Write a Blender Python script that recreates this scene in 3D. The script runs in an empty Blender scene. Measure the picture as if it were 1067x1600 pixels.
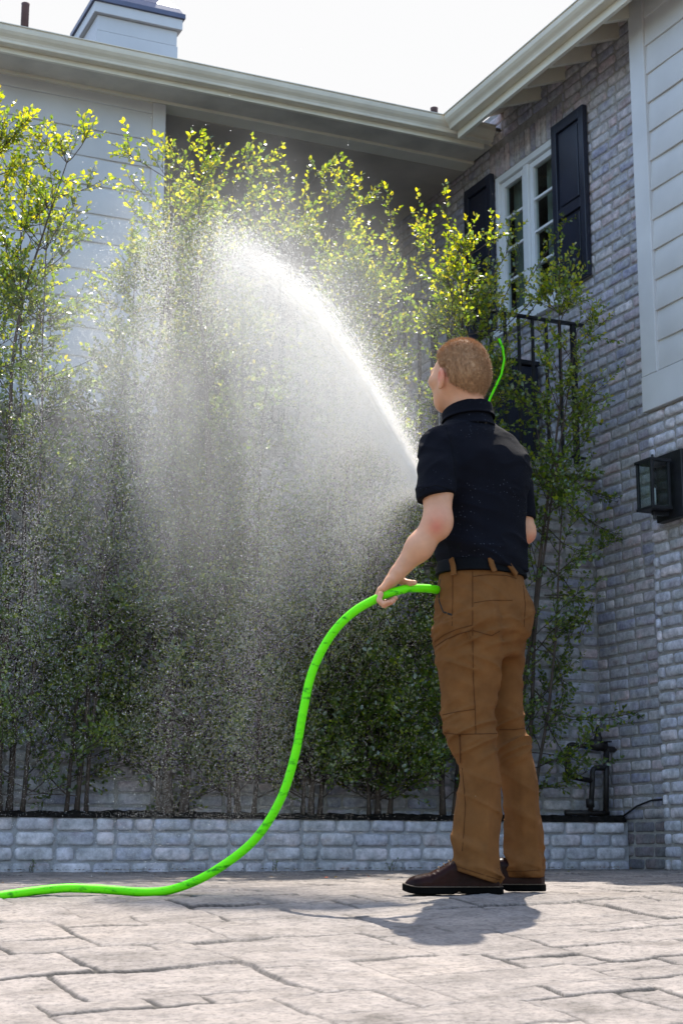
import bpy, math, random
import numpy as np
from math import radians, sin, cos, pi, sqrt, atan
from mathutils import Vector, Matrix
random.seed(7)
RS = np.random.RandomState(11)
scene = bpy.context.scene
C = scene.collection

# ------------------------------------------------------------------ camera, world, sun, exposure
FPX = 2534.0; PITCH = atan(530/2534.0); CZ = 0.132
cam_d = bpy.data.cameras.new('camera'); cam = bpy.data.objects.new('camera', cam_d); C.objects.link(cam)
cam.location = (0, 0, CZ); cam.rotation_euler = (pi/2+PITCH, 0, 0)
cam_d.sensor_fit = 'VERTICAL'; cam_d.sensor_height = 36; cam_d.sensor_width = 24
cam_d.lens = 36*FPX/1600; cam_d.clip_start = 0.05; cam_d.clip_end = 600
cam_d.dof.use_dof = True; cam_d.dof.focus_distance = 5.3; cam_d.dof.aperture_fstop = 13
scene.camera = cam
SUN_EL, SUN_AZ = radians(60), radians(8)          # azimuth measured from +Y towards +X
w = bpy.data.worlds.new('World'); scene.world = w; w.use_nodes = True
nt = w.node_tree; nt.nodes.clear()
def wn(t, **k):
    n = nt.nodes.new(t)
    for a, b in k.items(): setattr(n, a, b)
    return n
sky = wn('ShaderNodeTexSky', sky_type='NISHITA', sun_disc=False, sun_elevation=SUN_EL, sun_rotation=SUN_AZ,
         air_density=1.2, dust_density=2.5, ozone_density=1.5)
tc = wn('ShaderNodeTexCoord'); sep = wn('ShaderNodeSeparateXYZ'); nt.links.new(tc.outputs['Generated'], sep.inputs[0])
# bright milky haze on the sun's side of the sky
dot = wn('ShaderNodeVectorMath', operation='DOT_PRODUCT'); nt.links.new(tc.outputs['Generated'], dot.inputs[0])
dot.inputs[1].default_value = (sin(SUN_AZ)*cos(radians(25)), cos(SUN_AZ)*cos(radians(25)), sin(radians(25)))
mr = wn('ShaderNodeMapRange'); nt.links.new(dot.outputs['Value'], mr.inputs['Value'])
mr.inputs['From Min'].default_value = 0.45; mr.inputs['From Max'].default_value = 0.92
mx = wn('ShaderNodeMix', data_type='RGBA'); nt.links.new(mr.outputs[0], mx.inputs[0])
hs = wn('ShaderNodeHueSaturation'); hs.inputs['Saturation'].default_value = 1.05; hs.inputs['Value'].default_value = 1.15; nt.links.new(sky.outputs[0], hs.inputs['Color']); nt.links.new(hs.outputs[0], mx.inputs[6]); mx.inputs[7].default_value = (2.42, 2.42, 2.44, 1)
bg = wn('ShaderNodeBackground'); bg.inputs[1].default_value = 0.15
nt.links.new(mx.outputs[2], bg.inputs[0])
wo = wn('ShaderNodeOutputWorld'); nt.links.new(bg.outputs[0], wo.inputs[0])
sd = bpy.data.lights.new('sun', 'SUN'); sd.energy = 3.3; sd.angle = radians(0.55); sd.color = (1, .94, .84)
so = bpy.data.objects.new('sun', sd); C.objects.link(so)
sdir = Vector((sin(SUN_AZ)*cos(SUN_EL), cos(SUN_AZ)*cos(SUN_EL), sin(SUN_EL)))
so.rotation_euler = sdir.to_track_quat('Z', 'Y').to_euler(); so.location = (0, 0, 12)
scene.view_settings.view_transform = 'Standard'; scene.view_settings.look = 'None'
scene.view_settings.exposure = 1.42; scene.view_settings.gamma = 1
scene.render.resolution_x = 682; scene.render.resolution_y = 1024

# ------------------------------------------------------------------ frames of reference
AZ = radians(65.43)
UU = np.array([sin(AZ), cos(AZ), 0]); VV = np.array([-UU[1], UU[0], 0])
def W(u, v, z): return (UU[0]*u+VV[0]*v, UU[1]*u+VV[1]*v, z)
def Wn(a): return np.stack([UU[0]*a[:,0]+VV[0]*a[:,1], UU[1]*a[:,0]+VV[1]*a[:,1], a[:,2]], 1)
def ray(x, y):
    a = (x-533.5)/FPX; b = (800-y)/FPX
    return np.array([a, cos(PITCH)-b*sin(PITCH), sin(PITCH)+b*cos(PITCH)])
def PY(x, y, Y):
    r = ray(x, y); return r/r[1]*Y+np.array([0, 0, CZ])
def onV(x, y, v):
    r = ray(x, y); c = np.array([0, 0, CZ]); t = (v-c@VV)/(r@VV); p = c+t*r
    return (float(p@UU), v, float(p[2]))

# ------------------------------------------------------------------ noise
_pt = np.random.RandomState(3).rand(4096).astype(np.float32)
def _h(i, j, k): return _pt[(i*73+j*1531+k*2909+(i*j & 255)*7+(j*k & 127)*13) & 4095]
def vn(p):
    p = np.asarray(p, np.float32); i = np.floor(p).astype(np.int64); f = p-i; f = f*f*(3-2*f)
    r = 0
    for a in (0, 1):
        wx = f[:,0] if a else 1-f[:,0]
        for b in (0, 1):
            wy = f[:,1] if b else 1-f[:,1]
            for c in (0, 1):
                wz = f[:,2] if c else 1-f[:,2]
                r = r+wx*wy*wz*_h(i[:,0]+a, i[:,1]+b, i[:,2]+c)
    return r
def fbm(p, o=4):
    r = 0; a = .5; p = np.asarray(p, np.float32)
    for k in range(o): r = r+a*vn(p); p = p*2.03+17.3; a *= .5
    return r/(1-.5**o)

# ------------------------------------------------------------------ materials
def mat(name): 
    m = bpy.data.materials.new(name); m.use_nodes = True; t = m.node_tree
    return m, t, t.nodes['Principled BSDF']
def N(t, typ, **k):
    n = t.nodes.new(typ)
    for a, b in k.items():
        if a.startswith('i_'): n.inputs[a[2:].replace('_', ' ')].default_value = b
        else: setattr(n, a, b)
    return n
def noise(t, scale, detail=4, rough=.55, co='Object', stretch=None):
    c = N(t, 'ShaderNodeTexCoord'); n = N(t, 'ShaderNodeTexNoise'); n.inputs['Scale'].default_value = scale
    n.inputs['Detail'].default_value = detail; n.inputs['Roughness'].default_value = rough
    if stretch:
        mp = N(t, 'ShaderNodeMapping'); mp.inputs['Scale'].default_value = stretch
        t.links.new(c.outputs[co], mp.inputs[0]); t.links.new(mp.outputs[0], n.inputs[0])
    else: t.links.new(c.outputs[co], n.inputs[0])
    return n
def ramp(t, src, stops):
    r = N(t, 'ShaderNodeValToRGB'); e = r.color_ramp.elements
    while len(e) < len(stops): e.new(.5)
    for q, (p, c) in zip(e, stops):
        q.position = p; q.color = (*c, 1) if len(c) == 3 else c
    t.links.new(src, r.inputs[0]); return r
def bump(t, b, src, strength, dist):
    n = N(t, 'ShaderNodeBump'); n.inputs['Strength'].default_value = strength; n.inputs['Distance'].default_value = dist
    t.links.new(src, n.inputs['Height']); t.links.new(n.outputs[0], b.inputs['Normal']); return n
def painted(name, col, rough=.5, var=.08, scale=6, bs=.15, bscale=90, spec=.4, dirt=None):
    m, t, b = mat(name); n = noise(t, scale, 5)
    lo = tuple(c*(1-var*1.6) for c in col); hi = tuple(min(1, c*(1+var)) for c in col)
    r = ramp(t, n.outputs[0], [(.3, lo), (.7, hi)]); t.links.new(r.outputs[0], b.inputs['Base Color'])
    b.inputs['Roughness'].default_value = rough; b.inputs['Specular IOR Level'].default_value = spec
    n2 = noise(t, bscale, 3); bump(t, b, n2.outputs[0], bs, .002); return m
def attr_mat(name, att, rough=.9, nscale=30, lo=.72, hi=1.15, bs=.5, bd=.003, nb=60, spec=.2, sss=0):
    m, t, b = mat(name); a = N(t, 'ShaderNodeAttribute', attribute_name=att)
    n = noise(t, nscale, 6, .65); r = ramp(t, n.outputs[0], [(.32, (lo,)*3), (.68, (hi,)*3)])
    x = N(t, 'ShaderNodeMix', data_type='RGBA', blend_type='MULTIPLY'); x.inputs[0].default_value = 1
    t.links.new(a.outputs['Color'], x.inputs[6]); t.links.new(r.outputs[0], x.inputs[7])
    t.links.new(x.outputs[2], b.inputs['Base Color']); b.inputs['Roughness'].default_value = rough
    b.inputs['Specular IOR Level'].default_value = spec
    n2 = noise(t, nb, 6, .7); bump(t, b, n2.outputs[0], bs, bd)
    if sss: b.inputs['Subsurface Weight'].default_value = sss; b.inputs['Subsurface Radius'].default_value = (.02, .007, .003); b.inputs['Subsurface Scale'].default_value = .5
    return m
M = {}
M['brick'] = attr_mat('whitewashed_brick', 'tint', .92, 26, .62, 1.22, .8, .004, 70)
M['mortar'] = attr_mat('mortar', 'tint', .95, 18, .75, 1.15, .9, .005, 50)
M['siding'] = painted('siding_paint', (.60, .59, .58), .55, .05, 2.5, .12, 60)
M['trim'] = painted('cream_trim_paint', (.76, .71, .58), .45, .06, 3, .1, 60)
M['gutter'] = painted('gutter_metal_paint', (.72, .65, .51), .35, .07, 4, .08, 40, .5)
M['soffit'] = painted('soffit_board', (.62, .57, .48), .8, .12, 4, .3, 40)
M['porch'] = painted('porch_ceiling_board', (.50, .44, .37), .9, .12, 3, .3, 30)
M['shutter'] = painted('navy_shutter_paint', (.018, .021, .036), .38, .15, 5, .2, 120, .5)
M['white'] = painted('white_window_paint', (.74, .75, .76), .4, .04, 3, .05, 60)
M['iron'] = painted('black_iron', (.012, .012, .014), .45, .3, 20, .3, 150, .5)
M['pipe'] = painted('weathered_pipe', (.022, .017, .015), .55, .4, 25, .4, 100, .5)
M['bluetag'] = painted('blue_tag', (.02, .12, .35), .5)
M['roof'] = painted('roof_shingle', (.07, .068, .07), .95, .3, 12, .6, 40)
M['capmetal'] = painted('blue_grey_cap_metal', (.09, .10, .16), .45, .12, 4, .1, 40, .5)
M['ventpipe'] = painted('brown_vent_pipe', (.12, .055, .04), .6, .2, 9)
M['concrete'] = painted('ledge_stone', (.38, .37, .35), .9, .15, 8, .6, 50)
M['soil'] = painted('dark_soil', (.016, .013, .011), 1, .5, 30, 1, 80, .1)
M['stem'] = painted('tree_bark', (.085, .06, .045), .9, .35, 14, .8, 60)
M['dark'] = painted('dark_interior', (.012, .012, .012), .9)
M['curtain'] = painted('pale_curtain', (.18, .21, .19), .9, .1, 4)
M['leather'] = painted('oxblood_shoe_leather', (.022, .0055, .0035), .34, .3, 14, .4, 90, .10)
M['rubber'] = painted('black_rubber_sole', (.004, .0035, .003), .85, .3, 20, .5, 120, .05)
M['welt'] = painted('welt_thread', (.10, .07, .045), .8, .2, 60)
M['belt'] = painted('black_leather_belt', (.0025, .0025, .003), .6, .2, 30, .3, 120, .08)
def fabric(name, col, s=700, var=.12, rough=.95, sheen=.3, specks=False):
    m, t, b = mat(name); n = noise(t, 14, 6, .6)
    r = ramp(t, n.outputs[0], [(.3, tuple(c*(1-var) for c in col)), (.7, tuple(c*(1+var) for c in col))])
    out = r.outputs[0]
    if specks:                       # lint and water specks on the cloth
        c = N(t, 'ShaderNodeTexCoord'); v = N(t, 'ShaderNodeTexVoronoi'); v.inputs['Scale'].default_value = 85
        t.links.new(c.outputs['Object'], v.inputs[0])
        n3 = noise(t, 9, 3); g = ramp(t, n3.outputs[0], [(.42, (0,)*3), (.62, (.16,)*3)])
        less = N(t, 'ShaderNodeMath', operation='LESS_THAN'); t.links.new(v.outputs['Distance'], less.inputs[0]); t.links.new(g.outputs[0], less.inputs[1])
        x = N(t, 'ShaderNodeMix', data_type='RGBA'); t.links.new(less.outputs[0], x.inputs[0]); t.links.new(out, x.inputs[6]); x.inputs[7].default_value = (.05, .053, .065, 1)
        out = x.outputs[2]
    t.links.new(out, b.inputs['Base Color'])
    b.inputs['Roughness'].default_value = rough; b.inputs['Specular IOR Level'].default_value = .15
    b.inputs['Sheen Weight'].default_value = sheen
    n2 = noise(t, s, 2, .5); n4 = noise(t, 30, 4, .6)
    ad = N(t, 'ShaderNodeMath', operation='MULTIPLY_ADD'); t.links.new(n4.outputs[0], ad.inputs[0]); ad.inputs[1].default_value = 2.2; t.links.new(n2.outputs[0], ad.inputs[2])
    bump(t, b, ad.outputs[0], .35, .0025); return m
M['shirt'] = fabric('black_polo_knit', (.0028, .003, .006), 900, .15, .9, .0, True)
M['trousers'] = fabric('brown_canvas', (.158, .065, .019), 800, .2, .95, .0)
M['seam'] = fabric('dark_seam', (.085, .031, .009), 600, .1, .95, .0)
M['skin'] = attr_mat('skin', 'tint', .5, 22, .9, 1.06, .25, .0008, 300, .35, .12)
def hair_mat():
    m, t, b = mat('short_ginger_hair'); n = noise(t, 120, 4, .6, stretch=(1, 1, .3))
    r = ramp(t, n.outputs[0], [(.3, (.30, .15, .066)), (.7, (.56, .33, .165))]); t.links.new(r.outputs[0], b.inputs['Base Color'])
    b.inputs['Roughness'].default_value = .6; b.inputs['Specular IOR Level'].default_value = .4
    bump(t, b, n.outputs[0], .5, .0015); return m
M['hair'] = hair_mat()
def hose_mat():
    m, t, b = mat('lime_green_hose'); n = noise(t, 45, 5, .7, stretch=(.35, .35, 1))
    r = ramp(t, n.outputs[0], [(.33, (.02, .24, .003)), (.44, (.14, .80, .002)), (.75, (.19, .88, .002))])
    t.links.new(r.outputs[0], b.inputs['Base Color']); b.inputs['Roughness'].default_value = .5; b.inputs['Specular IOR Level'].default_value = .2
    n2 = noise(t, 400, 2); bump(t, b, n2.outputs[0], .2, .001); return m
M['hose'] = hose_mat()
def leaf_mat():
    m, t, b = mat('leaf'); t.nodes.remove(b); a = N(t, 'ShaderNodeAttribute', attribute_name='tint')
    d = N(t, 'ShaderNodeBsdfDiffuse'); tr = N(t, 'ShaderNodeBsdfTranslucent'); g = N(t, 'ShaderNodeBsdfGlossy'); g.inputs['Roughness'].default_value = .32
    t.links.new(a.outputs['Color'], d.inputs[0])
    br = N(t, 'ShaderNodeMix', data_type='RGBA', blend_type='MULTIPLY'); br.inputs[0].default_value = 1; br.inputs[7].default_value = (5.2, 4.2, .8, 1)
    t.links.new(a.outputs['Color'], br.inputs[6]); t.links.new(br.outputs[2], tr.inputs[0])
    m1 = N(t, 'ShaderNodeMixShader'); m1.inputs[0].default_value = .55; t.links.new(d.outputs[0], m1.inputs[1]); t.links.new(tr.outputs[0], m1.inputs[2])
    m2 = N(t, 'ShaderNodeMixShader'); m2.inputs[0].default_value = .09; t.links.new(m1.outputs[0], m2.inputs[1]); t.links.new(g.outputs[0], m2.inputs[2])
    t.links.new(m2.outputs[0], t.nodes['Material Output'].inputs[0]); return m
M['leaf'] = leaf_mat()
def water_mat():
    m, t, b = mat('water_droplets'); t.nodes.remove(b)
    d = N(t, 'ShaderNodeBsdfDiffuse'); d.inputs[0].default_value = (.95, .92, .86, 1)
    tr = N(t, 'ShaderNodeBsdfTranslucent'); tr.inputs[0].default_value = (.98, .95, .90, 1)
    m1 = N(t, 'ShaderNodeMixShader'); m1.inputs[0].default_value = .5; t.links.new(d.outputs[0], m1.inputs[1]); t.links.new(tr.outputs[0], m1.inputs[2])
    t.links.new(m1.outputs[0], t.nodes['Material Output'].inputs[0]); return m
M['water'] = water_mat()
def glass_mat(name, rough=.02):
    m, t, b = mat(name); t.nodes.remove(b)
    lw = N(t, 'ShaderNodeLayerWeight'); lw.inputs[0].default_value = .5
    pw = N(t, 'ShaderNodeMath', operation='POWER'); t.links.new(lw.outputs['Facing'], pw.inputs[0]); pw.inputs[1].default_value = 5
    f = N(t, 'ShaderNodeMath', operation='MULTIPLY_ADD'); t.links.new(pw.outputs[0], f.inputs[0]); f.inputs[1].default_value = .8; f.inputs[2].default_value = .04
    tr = N(t, 'ShaderNodeBsdfTransparent'); tr.inputs[0].default_value = (.86, .9, .88, 1)
    g = N(t, 'ShaderNodeBsdfGlossy'); g.inputs['Roughness'].default_value = rough
    x = N(t, 'ShaderNodeMixShader'); t.links.new(f.outputs[0], x.inputs[0]); t.links.new(tr.outputs[0], x.inputs[1]); t.links.new(g.outputs[0], x.inputs[2])
    t.links.new(x.outputs[0], t.nodes['Material Output'].inputs[0]); return m
M['glass'] = glass_mat('window_glass')
def ground_mat():
    m, t, b = mat('stamped_concrete'); a = N(t, 'ShaderNodeAttribute', attribute_name='tint')
    n = noise(t, 7, 8, .68); r = ramp(t, n.outputs[0], [(.28, (.5, .48, .46)), (.5, (.97, .96, .95)), (.72, (1.3, 1.28, 1.24))])
    n5 = noise(t, 70, 6, .75); r5 = ramp(t, n5.outputs[0], [(.33, (.5, .5, .5)), (.5, (1, 1, 1)), (.7, (1.2, 1.2, 1.2))])
    x = N(t, 'ShaderNodeMix', data_type='RGBA', blend_type='MULTIPLY'); x.inputs[0].default_value = 1
    t.links.new(a.outputs['Color'], x.inputs[6]); t.links.new(r.outputs[0], x.inputs[7])
    x2 = N(t, 'ShaderNodeMix', data_type='RGBA', blend_type='MULTIPLY'); x2.inputs[0].default_value = 1
    t.links.new(x.outputs[2], x2.inputs[6]); t.links.new(r5.outputs[0], x2.inputs[7])
    t.links.new(x2.outputs[2], b.inputs['Base Color']); b.inputs['Roughness'].default_value = .75; b.inputs['Specular IOR Level'].default_value = .3
    n2 = noise(t, 160, 6, .75); bump(t, b, n2.outputs[0], .7, .004); return m
M['ground'] = ground_mat()

# ------------------------------------------------------------------ object helpers
def tag(o, label=None, cat=None, group=None, kind=None):
    if label: o['label'] = label
    if cat: o['category'] = cat
    if group: o['group'] = group
    if kind: o['kind'] = kind
    return o
def empty(name, loc, label, cat, group=None):
    o = bpy.data.objects.new(name, None); o.empty_display_size = .1; C.objects.link(o); o.location = loc
    return tag(o, label, cat, group)
def link(name, me, material, parent=None, smooth=False):
    o = bpy.data.objects.new(name, me); C.objects.link(o)
    if material: me.materials.append(material)
    if smooth: me.polygons.foreach_set('use_smooth', np.ones(len(me.polygons), bool))
    if parent:
        o.parent = parent
        off = parent.location if parent.type == 'EMPTY' else Vector((0, 0, 0))
        o.matrix_parent_inverse = Matrix.Translation(-off)
    return o
def raw_mesh(name, V, Fc, n=None):
    """V (k,3) array, Fc list of (m,n) arrays with the same n per array"""
    me = bpy.data.meshes.new(name)
    if not isinstance(Fc, list): Fc = [Fc]
    V = np.asarray(V, np.float32); tot = sum(f.size for f in Fc); npol = sum(len(f) for f in Fc)
    me.vertices.add(len(V)); me.vertices.foreach_set('co', V.ravel())
    me.loops.add(tot); me.polygons.add(npol)
    me.loops.foreach_set('vertex_index', np.concatenate([f.ravel() for f in Fc]).astype(np.int32))
    sz = np.concatenate([np.full(len(f), f.shape[1]) for f in Fc]); st = np.concatenate([[0], np.cumsum(sz)[:-1]])
    me.polygons.foreach_set('loop_start', st.astype(np.int32))
    me.update(calc_edges=True); me.validate(); return me
def set_tint(me, col):
    a = me.attributes.new('tint', 'FLOAT_COLOR', 'POINT'); c = np.ones((len(me.vertices), 4), np.float32); c[:, :3] = col
    a.data.foreach_set('color', c.ravel())
class MB:
    def __init__(s): s.v = []; s.f = []
    def add(s, vs, fs):
        k = len(s.v); s.v += [tuple(p) for p in vs]; s.f += [tuple(i+k for i in f) for f in fs]
    def box(s, u0, u1, v0, v1, z0, z1):
        s.add([W(a, b, c) for c in (z0, z1) for b in (v0, v1) for a in (u0, u1)],
              [(0, 2, 3, 1), (4, 5, 7, 6), (0, 1, 5, 4), (2, 6, 7, 3), (0, 4, 6, 2), (1, 3, 7, 5)])
    def quad(s, a, b, c, d): s.add([W(*a), W(*b), W(*c), W(*d)], [(0, 1, 2, 3)])
    def prism(s, prof, axis, a0, a1, shear=0):
        """profile of (p, z) swept along u or v"""
        n = len(prof); vs = []
        for a in (a0, a1):
            for p, z in prof: vs.append(W(a, p, z) if axis == 'u' else W(p, a, z))
        fs = [(i, (i+1) % n, n+(i+1) % n, n+i) for i in range(n)]+[tuple(range(n))[::-1], tuple(range(n, 2*n))]
        s.add(vs, fs)
    def tube(s, pts, rad, sides=8, cap=True):
        pts = [Vector(p) for p in pts]; n = len(pts); rr = rad if hasattr(rad, '__len__') else [rad]*n
        k = len(s.v); nrm = None
        for i, p in enumerate(pts):
            t = (pts[min(i+1, n-1)]-pts[max(i-1, 0)]).normalized()
            if nrm is None: nrm = t.orthogonal().normalized()
            nrm = (nrm-t*nrm.dot(t)).normalized(); b = t.cross(nrm)
            for j in range(sides):
                a = 2*pi*j/sides; s.v.append(tuple(p+(nrm*cos(a)+b*sin(a))*rr[i]))
        for i in range(n-1):
            for j in range(sides): s.f.append((k+i*sides+j, k+i*sides+(j+1) % sides, k+(i+1)*sides+(j+1) % sides, k+(i+1)*sides+j))
        if cap: s.f.append(tuple(k+j for j in range(sides))[::-1]); s.f.append(tuple(k+(n-1)*sides+j for j in range(sides)))
    def build(s, name, material, parent=None, smooth=False, bevel=0):
        me = bpy.data.meshes.new(name); me.from_pydata(s.v, [], s.f); me.update()
        o = link(name, me, material, parent, smooth)
        if bevel:
            b = o.modifiers.new('bevel', 'BEVEL'); b.width = bevel; b.segments = 2; b.limit_method = 'ANGLE'; b.angle_limit = radians(40)
        if smooth and not bevel:
            pass
        return o

# ------------------------------------------------------------------ brickwork: every brick a rounded block in one wall mesh
_s = np.array([-1, -.965, -.88, -.55, 0, .55, .88, .965, 1.]); _t = np.array([-1, -.9, -.66, 0, .66, .9, 1.])
_S, _T = np.meshgrid(_s, _t); _S = _S.ravel(); _T = _T.ravel(); NB = len(_S)
_q = np.array([[j*9+i, j*9+i+1, (j+1)*9+i+1, (j+1)*9+i] for j in range(6) for i in range(8)])
PALS = {'wall': [(.40, .385, .40), (.33, .325, .37), (.43, .37, .37), (.26, .27, .335), (.47, .45, .44), (.36, .32, .34), (.30, .31, .36)],
        'pale': [(.46, .46, .485), (.41, .42, .46), (.50, .47, .47), (.52, .52, .53), (.42, .44, .49)]}
def bricks(name, plane, d0, a0, a1, z0, z1, parent, ch=.073, bl=.21, bd=.007, mo=.014, holes=(), pal='wall', vertical=(), seed=1, big=1, arr=1.0):
    """plane 'U': wall at u=d0 facing -u running along v;  'V': wall at v=d0 facing -v running along u"""
    rs = np.random.RandomState(seed); cs = []
    nc = int(round((z1-z0)/ch)); ch = (z1-z0)/nc
    for c in range(nc):
        zc = z0+(c+.5)*ch; cuts = [(a0, a1)]
        for h in list(holes)+list(vertical):
            if h[2]-.3*ch < zc < h[3]+.3*ch:
                nw = []
                for (p, q) in cuts:
                    if h[1] <= p or h[0] >= q: nw.append((p, q))
                    else:
                        if h[0]-p > .02: nw.append((p, h[0]))
                        if q-h[1] > .02: nw.append((h[1], q))
                cuts = nw
        off = (c % 2)*.5*bl+rs.uniform(-.015, .015)
        for (p, q) in cuts:
            x = a0-bl+off; 
            while x < q:
                L = bl*(1 if rs.rand() > .12 else .5); s, e = max(x, p), min(x+L, q)
                if e-s > .03: cs.append(((s+e)/2, zc+rs.uniform(-.002, .002), e-s-mo*1.25, ch-mo, 0))
                x += L
    for h in vertical:
        x = h[0]
        while x < h[1]-.03: cs.append((x+.036, (h[2]+h[3])/2, .062, h[3]-h[2]-mo, 1)); x += .073
    cs = np.array(cs); n = len(cs)
    S = np.tile(_S, (n, 1)); T = np.tile(_T, (n, 1)); vt = cs[:, 4:5]
    hw, hh = cs[:, 2:3]/2, cs[:, 3:4]/2
    r = np.minimum(.016*big, np.minimum(hw, hh)*.8)
    y = hh*T; inset = np.maximum(0, np.abs(y)-(hh-r)); x = S*(hw-(r-np.sqrt(np.maximum(r*r-inset*inset, 0))))
    ex = np.clip((np.abs(x)-(hw-r))/r, 0, 1); ey = np.clip((np.abs(y)-(hh-r))/r, 0, 1); e = np.clip(np.sqrt(ex**2+ey**2), 0, 1)
    dep = bd*np.sqrt(np.maximum(0, 1-e**2.2))
    pos = np.stack([cs[:, 0:1]+x, cs[:, 1:2]+y, np.zeros_like(x)], 2).reshape(-1, 3)
    nz = (vn(pos*np.array([28, 28, 1])+seed*3.1)-.5).reshape(n, -1); nz2 = (vn(pos*np.array([70, 90, 1])+seed*7.7)-.5).reshape(n, -1)
    dep = dep*(rs.uniform(.65, 1.35, (n, 1)))+ (nz*.006+nz2*.003)*np.sqrt(np.maximum(0, 1-e**2))
    tilt = rs.normal(0, .012, (n, 1)); dep = dep+tilt*x*.5; dep[:, np.abs(_S) == 1] = -.006; dep[:, np.abs(_T) == 1] = -.006
    x = x+nz2*.006; y = y+nz*.005
    A = cs[:, 0:1]+x; Z = cs[:, 1:2]+y; D = d0-dep
    L = np.stack([D, A, Z] if plane == 'U' else [A, D, Z], 2).reshape(-1, 3)
    Vw = Wn(L); fq = (_q[None]+np.arange(n)[:, None, None]*NB).reshape(-1, 4)
    if plane == 'U': fq = fq[:, ::-1]
    P = np.array(PALS[pal]); ci = rs.randint(0, len(P), n); col = P[ci]*rs.uniform(1.1, 1.5, (n, 1))*np.array([1.04, .98, 1.0])
    pv = np.repeat(col, NB, 0); k = np.clip(.55+1.5*(vn(pos*np.array([14, 22, 1])+5)-.5), 0, 1)[:, None]
    pv = pv*k+np.array([.47, .46, .47])*(1-k)*.95+pv*0
    worn = np.clip((vn(pos*np.array([9, 30, 1])+31)-.80)*6, 0, 1)[:, None]; pv = pv*(1-worn*.35)+np.array([.30, .15, .11])*worn*.35
    grime = np.clip(1-(pos[:, 1]-.02)/.12, 0, 1)*(.5*vn(pos*np.array([6, 20, 1])+3)); pv = pv*(1-.55*grime[:, None])
    if seed == 2: pv = pv*(1-.55*np.clip((.345+.02*vn(pos*12)-pos[:, 1])/.02, 0, 1))[:, None]      # brick darker near its base, behind the end of the low wall
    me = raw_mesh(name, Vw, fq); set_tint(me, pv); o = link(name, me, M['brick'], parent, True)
    return o
def mortar(name, plane, d, a0, a1, z0, z1, parent, holes=(), col=(.34, .32, .30), step=.03, th=.1):
    """rough mortar bed behind the bricks, with real openings for the holes"""
    xs = np.unique(np.round(np.concatenate([np.arange(a0, a1, step), [a1]]+[[h[0], h[1]] for h in holes]), 4))
    zs = np.unique(np.round(np.concatenate([np.arange(z0, z1, step), [z1]]+[[h[2], h[3]] for h in holes]), 4))
    X, Z = np.meshgrid(xs, zs); p = np.stack([X.ravel(), Z.ravel(), 0*X.ravel()], 1)
    D = d+(vn(p*22)-.5)*.005; L = np.stack([D, p[:, 0], p[:, 1]] if plane == 'U' else [p[:, 0], D, p[:, 1]], 1)
    nx = len(xs); fs = []
    for j in range(len(zs)-1):
        for i in range(nx-1):
            mxx, mz = (xs[i]+xs[i+1])/2, (zs[j]+zs[j+1])/2
            if any(h[0] < mxx < h[1] and h[2] < mz < h[3] for h in holes): continue
            fs.append((j*nx+i, j*nx+i+1, (j+1)*nx+i+1, (j+1)*nx+i))
    fs = np.array(fs); 
    if plane == 'U': fs = fs[:, ::-1]
    me = raw_mesh(name, Wn(L), fs); set_tint(me, np.array(col)); o = link(name, me, M['mortar'], parent, True); return o

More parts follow.
